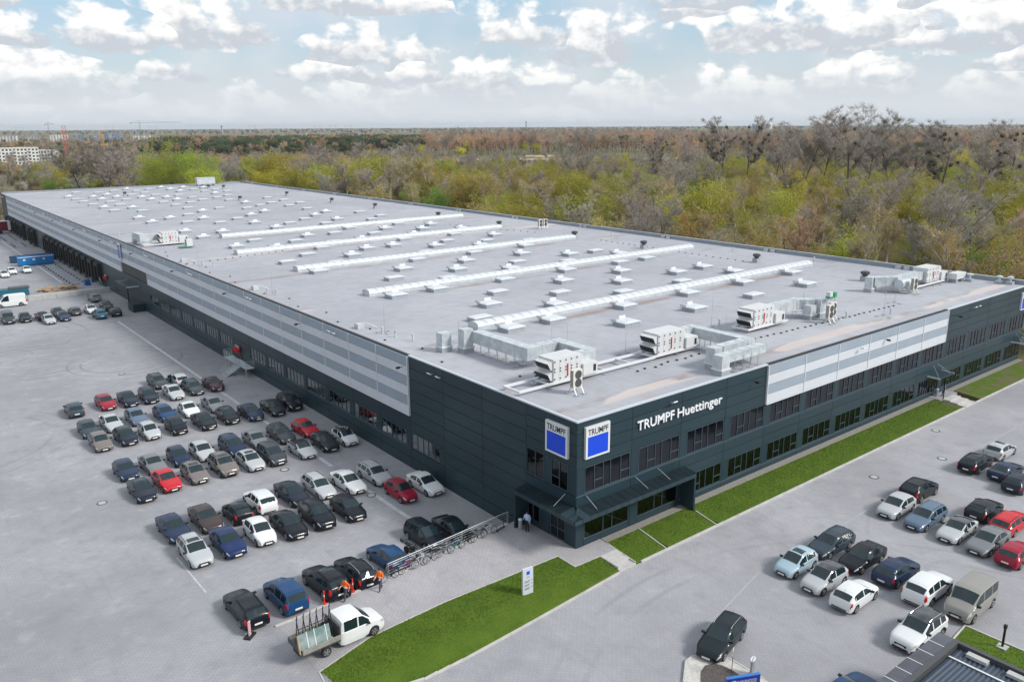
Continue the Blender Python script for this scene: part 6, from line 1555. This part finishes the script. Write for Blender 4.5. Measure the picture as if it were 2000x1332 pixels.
def band(dg0, dg1, d0, d1, n, ws, hs=1.):
    for _ in range(n):
        dg = rt_.uniform(dg0, dg1); d = math.sqrt(rt_.uniform(d0*d0, d1*d1)); k = pick(ws); lo, hi = HT[k]; x, y = polar(dg, d)
        if free(x, y): left.setdefault(k, []).append((x, y, rt_.uniform(lo, hi)*hs))
band(-37, 37, 470, 770, 1700, [('dark',6),('olive',1.5),('bare',.5),('blossom',.35)], .6)
band(-37, 37, 480, 640, 90, [('ochre',1.5),('bare',1.2),('willow',.8),('fresh',.6)], .7)
band(-37, -12, 480, 640, 260, [('ochre',3),('bare',3),('russet',2),('willow',1)], .9)
band(4, 37, 640, 900, 900, [('dark',4),('bare',1.2),('russet',1.2),('olive',1.5),('blossom',.5),('ochre',.6)], .6)
band(9, 30, 420, 640, 160, [('willow',1),('ochre',1.2),('bare',1.4),('fresh',.8)], .8)
band(-12, 4, 560, 800, 300, [('dark',3),('bare',1),('ochre',1),('olive',1)], .6)
band(6, 23, 950, 1500, 1300, [('pine',6),('russet',.6),('ochre',.5)], 1.3)
band(7, 22, 900, 1000, 160, [('pine',3),('dark',1),('russet',1)], 1.0)
band(22, 37, 1050, 1700, 600, [('pine',3),('russet',1.4),('ochre',1),('bare',.6)], .85)
band(-10, 6, 960, 1900, 1300, [('russet',6),('bare',1),('pine',.4)], 1.3)
band(-37, -10, 820, 2000, 1900, [('russet',5),('bare',1.2),('pine',.8),('ochre',1)], 1.2)
band(-37, 3, 1900, 3200, 900, [('russet',3),('pine',2.2),('dark',.5)], 1.05)
band(3, 37, 1900, 2200, 300, [('russet',3),('pine',2.2)], .8)
band(-37, 37, 3200, 9000, 2600, [('pine',3),('russet',1.5)], 1.25)
NMS = {'willow': ('distant_willow_foliage','distant yellow green willows in the scrub'), 'fresh': ('distant_fresh_foliage','distant fresh green bushes in the scrub'), 'birch': ('distant_birch_foliage','distant thin birches in the scrub'), 'ochre': ('distant_budding_foliage','distant budding ochre thickets'), 'olive': ('distant_bush_foliage','distant brownish bushes'), 'dark': ('scrub_undergrowth','dark scrub covering the ground between the trees'),
       'bare': ('distant_bare_woods','distant grey bare trees'), 'blossom': ('distant_blossom_foliage','distant white blossoming shrubs'), 'pine': ('pine_forest','dark pine forest towards the horizon'), 'russet': ('russet_forest','russet bare forest towards the horizon'), 'lime': ('distant_lime_foliage','distant round green willows'), 'mistle': ('distant_tall_woods','distant tall dark trees'), 'yellow': ('distant_yellow_foliage','distant yellow willows')}
for k, pts in left.items(): mass(NMS[k][0], k, pts, NMS[k][1], 'forest' if k in ('pine','russet') else 'scrub')
for (dg, d, h, l) in ((6.2,930,13,'bright yellow willow at the sunny field left of the lone bare tree'),(3.3,900,11,'bright yellow willow right of the lone bare tree'),(3.0,1010,17,'tall bright yellow green tree before the russet wood'),(-.9,1000,14,'bright yellow willow by the pale field'),(-1.8,1005,12,'smaller bright yellow willow by the pale field'),(-28.5,560,17,'bright yellow willow behind the tall bare trees'),(-31.5,560,15,'bright yellow willow at the right edge of the wood'),(-20.5,600,13,'bright yellow willow seen through the mistletoe trees')):
    x, y = polar(dg, d); plant('yellow', x, y, h, l, 'bright willows in the distance')
x, y = polar(4.6, 880); plant('bare', x, y, 26, 'lone spreading bare tree at the sunny field', None)
# ================================================================ THE DISTANCE
sand = mat('pale_dry_field', (.40,.31,.21), .95, var=.2, vscale=.02)
def field(dg0, dg1, d0, d1):
    n = 10; a = [polar(dg0+(dg1-dg0)*i/n, d0*random.uniform(.985,1.015)) for i in range(n+1)]; b = [polar(dg0+(dg1-dg0)*i/n, d1*random.uniform(.985,1.015)) for i in range(n+1)]
    m = MB()
    for i in range(n): m.quad((*a[i+1],-1.6),(*a[i],-1.6),(*b[i],-1.6),(*b[i+1],-1.6))
    tag(m.build('field', sand), kind='structure')
for f in ((7.5,12,850,880),(2.2,6.6,820,890),(-4.5,-.6,830,890),(-3,-1,930,980),(-13.5,-10,820,890),(-22,-18,720,780),(24,27,870,900),(-31,-27,680,760)): field(*f)
wallw = mat('render_white', (.62,.62,.60), .8); wallo = mat('render_ochre', (.45,.30,.20), .8); wallg = mat('render_grey', (.30,.33,.38), .8); tile = mat('roof_tile_red', (.30,.07,.05), .8); wdark = mat('far_window', (.05,.06,.075), .2)
def block(dg, d, w, dp, h, floors, cols, ma, label, turn=0., roofm=None, windows=True):
    x, y = polar(dg, d); rz = YAW+R(dg)-math.pi/2+turn
    t = thing('apartment_block', label, 'building', (x, y, -1.75), rz)
    MB().box(-w/2, w/2, 0, dp, 0, h).build('wall', ma, t)
    MB().box(-w/2-.3, w/2+.3, -.3, dp+.3, h, h+.6).build('roof', roofm or wallg, t)
    if windows:
        fw, fh = w/cols, h/floors; me = MB().box(-fw*.28, fw*.28, -.14, -.01, 0, fh*.52).mesh('window', [wdark]); bal = MB().box(-fw*.45, fw*.45, -1.3, -.02, 0, 1.0).mesh('balcony', [wallw])
        for f in range(floors):
            for c in range(cols):
                inst('window', me, t, (-w/2+fw*(c+.5), 0, fh*f+fh*.28))
                if c % 4 == 1 and f: inst('balcony', bal, t, (-w/2+fw*(c+.5), 0, fh*f+.1))
    return t
block(31.3, 930, 64, 14, 15.5, 5, 20, wallw, 'long white apartment block with dark windows at the left edge', R(12), wallw)
block(29.2, 950, 20, 14, 12.5, 4, 7, wallw, 'white stepped end of the apartment block beside the birches', R(-20), wallw)
rb = random.Random(5)
TOWN = [(31,2700,90,17),(29.6,2650,60,15),(28.2,2600,70,20),(27.2,2620,40,19),(26.2,2580,44,17),(25.2,2640,70,22),(23.6,2500,80,17),(22.3,2450,50,15),(21.3,2400,60,17),(20.2,2350,66,15),(18.7,2300,80,14),(17.4,2350,80,14),(16.2,2500,60,13),(15.1,2400,50,12),(13.9,2700,40,16),(12.6,2600,36,17),(11.0,2750,120,16),(8.6,2700,46,13),(4.6,2600,60,12),(2.6,2700,90,11),(.6,2800,60,10)]
ADJ = ('white','pale','grey','ochre')
for i, (dg, d, w, h) in enumerate(TOWN):
    h *= .85; w *= .62
    ma = [wallw, wallw, wallg, wallo][rb.choice((0,1,2,3,0,1))] if i not in (16, 3, 4, 5) else mat('steel_blue_wall', (.16,.22,.36), .7)
    if 19 < dg < 22.5: ma = wallo
    block(dg, d, w, 16, h, max(3, int(h/3)), max(4, int(w/7)), ma, f"far town block on the horizon, {['first','second','third','fourth','fifth','sixth','seventh','eighth','ninth','tenth','eleventh','twelfth','thirteenth','fourteenth','fifteenth','sixteenth','seventeenth','eighteenth','nineteenth','twentieth','twenty first'][i]} from the left", rb.uniform(-.4,.4), tile if 19 < dg < 22.5 else wallg, True)
def house(dg, d, label, s=1.):
    x, y = polar(dg, d); t = thing('house', label, 'house', (x, y, -1.75), YAW+R(dg)-math.pi/2+rb.uniform(-.5,.5)); t.scale = (s,s,s)
    MB().box(-6,6,-4,4,0,4).build('wall', wallw, t)
    m = MB(); m.v = [(-6.4,-4.6,3.8),(6.4,-4.6,3.8),(6.4,4.6,3.8),(-6.4,4.6,3.8),(-6.4,0,7.5),(6.4,0,7.5)]; m.f = [(0,1,5,4),(2,3,4,5),(0,4,3),(1,2,5)]; m.m = [0]*4; m.build('roof', tile, t)
    for k in (-3.5,0,3.5): MB().box(k-.6,k+.6,-4.06,-4.0,1.2,2.6).build('window', wdark, t)
for i, (dg, d, l) in enumerate(((8.8,905,'small house with bright red roof before the pine wood'),(11.7,930,'small house with red roof half hidden left of the birches'),(14.0,960,'white house at the edge of the pines'),(18.6,990,'white house among the pines'),(-28.9,300,'white hut between the trees at the right edge'))): house(dg, d, l, .6)
lat = {}
def crane(dg, d, h, jib, label, col, back=12, w=1.6, turn=0.):
    x, y = polar(dg, d); t = thing('tower_crane', label, 'crane', (x, y, -1.75), YAW+R(dg)-math.pi/2+turn); ma = mat('crane_%d_%d' % (int(col[0]*100), int(col[1]*100)), col, .6)
    m = MB(); n = max(4, int(h/5))
    for sx in (-w/2,w/2):
        for sy in (-w/2,w/2): m.tube((sx,sy,0),(sx,sy,h),.25,n=4)
    for i in range(n): z = h*i/n; z1 = h*(i+1)/n; m.tube((-w/2,-w/2,z),(w/2,-w/2,z1),.16,n=3); m.tube((-w/2,w/2,z1),(w/2,w/2,z),.16,n=3); m.tube((-w/2,-w/2,z1),(w/2,-w/2,z1),.14,n=3)
    m.build('mast', ma, t)
    if jib:
        MB().tube((-back,0,h),(jib,0,h+.5),.6,n=4).tube((0,0,h+6),(jib*.7,0,h+.8),.2,n=3).tube((0,0,h+6),(-back,0,h),.2,n=3).build('jib', ma, t); MB().tube((0,0,h),(0,0,h+7),.7,.2,n=4).build('tower_head', ma, t); MB().box(-back-2,-back+2,-1,1,h-3,h).build('counterweight', wallg, t)
crane(27.9, 900, 36, 0, 'red crane mast standing among the pines', (.62,.09,.04), w=3.2); crane(25.9, 860, 30, 0, 'yellow crane mast standing behind the bare trees', (.62,.30,.05), w=2.)
crane(23.7, 2500, 48, 105, 'tower crane with long jib over the far town', (.16,.22,.25), 22, 3.)
crane(28.7, 2800, 46, 16, 'dark tower crane with short jib at the left of the town', (.10,.14,.20), 8, 3.)
def pylon(dg, d, h, label):
    x, y = polar(dg, d); t = thing('power_pylon', label, 'pylon', (x, y, -1.75), YAW+R(dg)-math.pi/2)
    MB().tube((-6,0,0),(-9,0,h),.5,.3,4).tube((6,0,0),(9,0,h),.5,.3,4).build('legs', wallg, t); MB().tube((-16,0,h*.86),(16,0,h*.86),.35,n=4).build('cross_arm', wallg, t)
for i, dg in enumerate((25.4,23.0,17.0,12.9,11.9,10.9,30.2)): pylon(dg, 2900, 42, f"thin power pylon on the horizon, {NTH[i]} of seven")
def chimney(dg, d, h, r, label, cap=False):
    x, y = polar(dg, d); t = thing('chimney', label, 'chimney', (x, y, -1.75)); MB().lathe([(r,0),(r*.8,h)], 10).build('stack', wallg, t); MB().lathe([(r*.95,h),(r*.95,h+3)], 10).build('crown_ring', wdark, t)
chimney(-1.05, 4200, 52, 4, 'dark chimney on the horizon above the russet wood'); chimney(18.9, 2900, 36, 3, 'thin chimney over the far town')
x, y = polar(-16.6, 2300); t = thing('silo_group', 'pale grain silos with a tower on the right horizon', 'silos', (x, y, -1.75), YAW+R(-16.6)-math.pi/2)
for k in range(4): MB().lathe([(6,0),(6,34+4*(k == 1)),(1,38+4*(k == 1))], 12).build('silo', wallw if k else mat('pale_blue_wall', (.35,.45,.60), .7), t, (-20+k*13, 0, 0))
MB().box(-6,4,4,14,0,46).build('tower', wallw, t)
# ---- the air: a thin even haze round the whole place
hzm = bpy.data.materials.new('haze'); hzm.use_nodes = True; hn = hzm.node_tree; hn.nodes.clear()
pv_ = hn.nodes.new('ShaderNodeVolumePrincipled'); pv_.inputs['Color'].default_value = (.80,.87,.95,1); pv_.inputs['Density'].default_value = 5.5e-5; pv_.inputs['Anisotropy'].default_value = .2
ho = hn.nodes.new('ShaderNodeOutputMaterial'); hn.links.new(pv_.outputs[0], ho.inputs['Volume'])
tag(MB().box(-21000, 21000, -21000, 21000, -3, 90).build('haze', hzm), 'thin pale haze over the land', 'haze', kind='stuff')
# ---- tell repeats apart in their labels
def ordw(n):
    a = ['first','second','third','fourth','fifth','sixth','seventh','eighth','ninth','tenth','eleventh','twelfth','thirteenth','fourteenth','fifteenth','sixteenth','seventeenth','eighteenth','nineteenth']
    t_ = ['','','twenty','thirty','forty','fifty','sixty','seventy','eighty','ninety']; u_ = ['','','twentieth','thirtieth','fortieth','fiftieth','sixtieth','seventieth','eightieth','ninetieth']
    if n <= 19: return a[n-1]
    if n >= 100: return 'hundred-and-'+ordw(n-100) if n > 100 else 'hundredth'
    return u_[n//10] if n % 10 == 0 else t_[n//10]+'-'+a[n % 10-1]
TOPS = [o for o in COL.objects if o.parent is None and 'label' in o]
def number(group, key, text):
    by = {}
    for o in TOPS:
        if o.get('group') == group: by.setdefault(o['label'], []).append(o)
    for l, os_ in by.items():
        if len(os_) < 2: continue
        for i, o in enumerate(sorted(os_, key=key)): o['label'] = f"{l}, {ordw(i+1)} {text}"
fy = lambda o: o.location.y
bear = lambda o: -math.atan2(o.location.y-CAM.y, o.location.x-CAM.x)
sk_ = [o for o in TOPS if o.get('group') in ('flat skylights of the roof', 'smoke vents of the roof')]
rows_ = []
for o in sorted(sk_, key=fy):
    if rows_ and o.location.y-rows_[-1][0].location.y < 2.6: rows_[-1].append(o)
    else: rows_.append([o])
for i, r_ in enumerate(rows_):
    for j, o in enumerate(sorted(r_, key=lambda o: o.location.x)): o['label'] += f", {ordw(i+1)} row from front, {ordw(j+1)} from yard edge"
for g_, k_, t_ in (('flood lights on the facade', lambda o: (o.location.x > 0, o.location.x+o.location.y), 'counted from the corner'), ('security cameras on the facade', lambda o: (o.location.x > 0, o.location.x+o.location.y), 'counted from the corner'), ('roof fans', fy, 'from the office front'), ('vent pipes', fy, 'from the office front'), ('lightning rods', fy, 'from the office front'),
                   ('mushroom vents', fy, 'from the front edge'), ('hatches at the roof edge', fy, 'from the corner'), ('condenser pair', lambda o: o.location.x, 'from the left'), ('far condenser pair', lambda o: o.location.x, 'from the left'), ('wooden pallets by the barrier', lambda o: o.location.x, 'from the left'),
                   ('wheel guides before the docks', fy, 'from the barrier'), ('trees and bushes behind the hall', bear, 'of its kind from left')): number(g_, k_, t_)
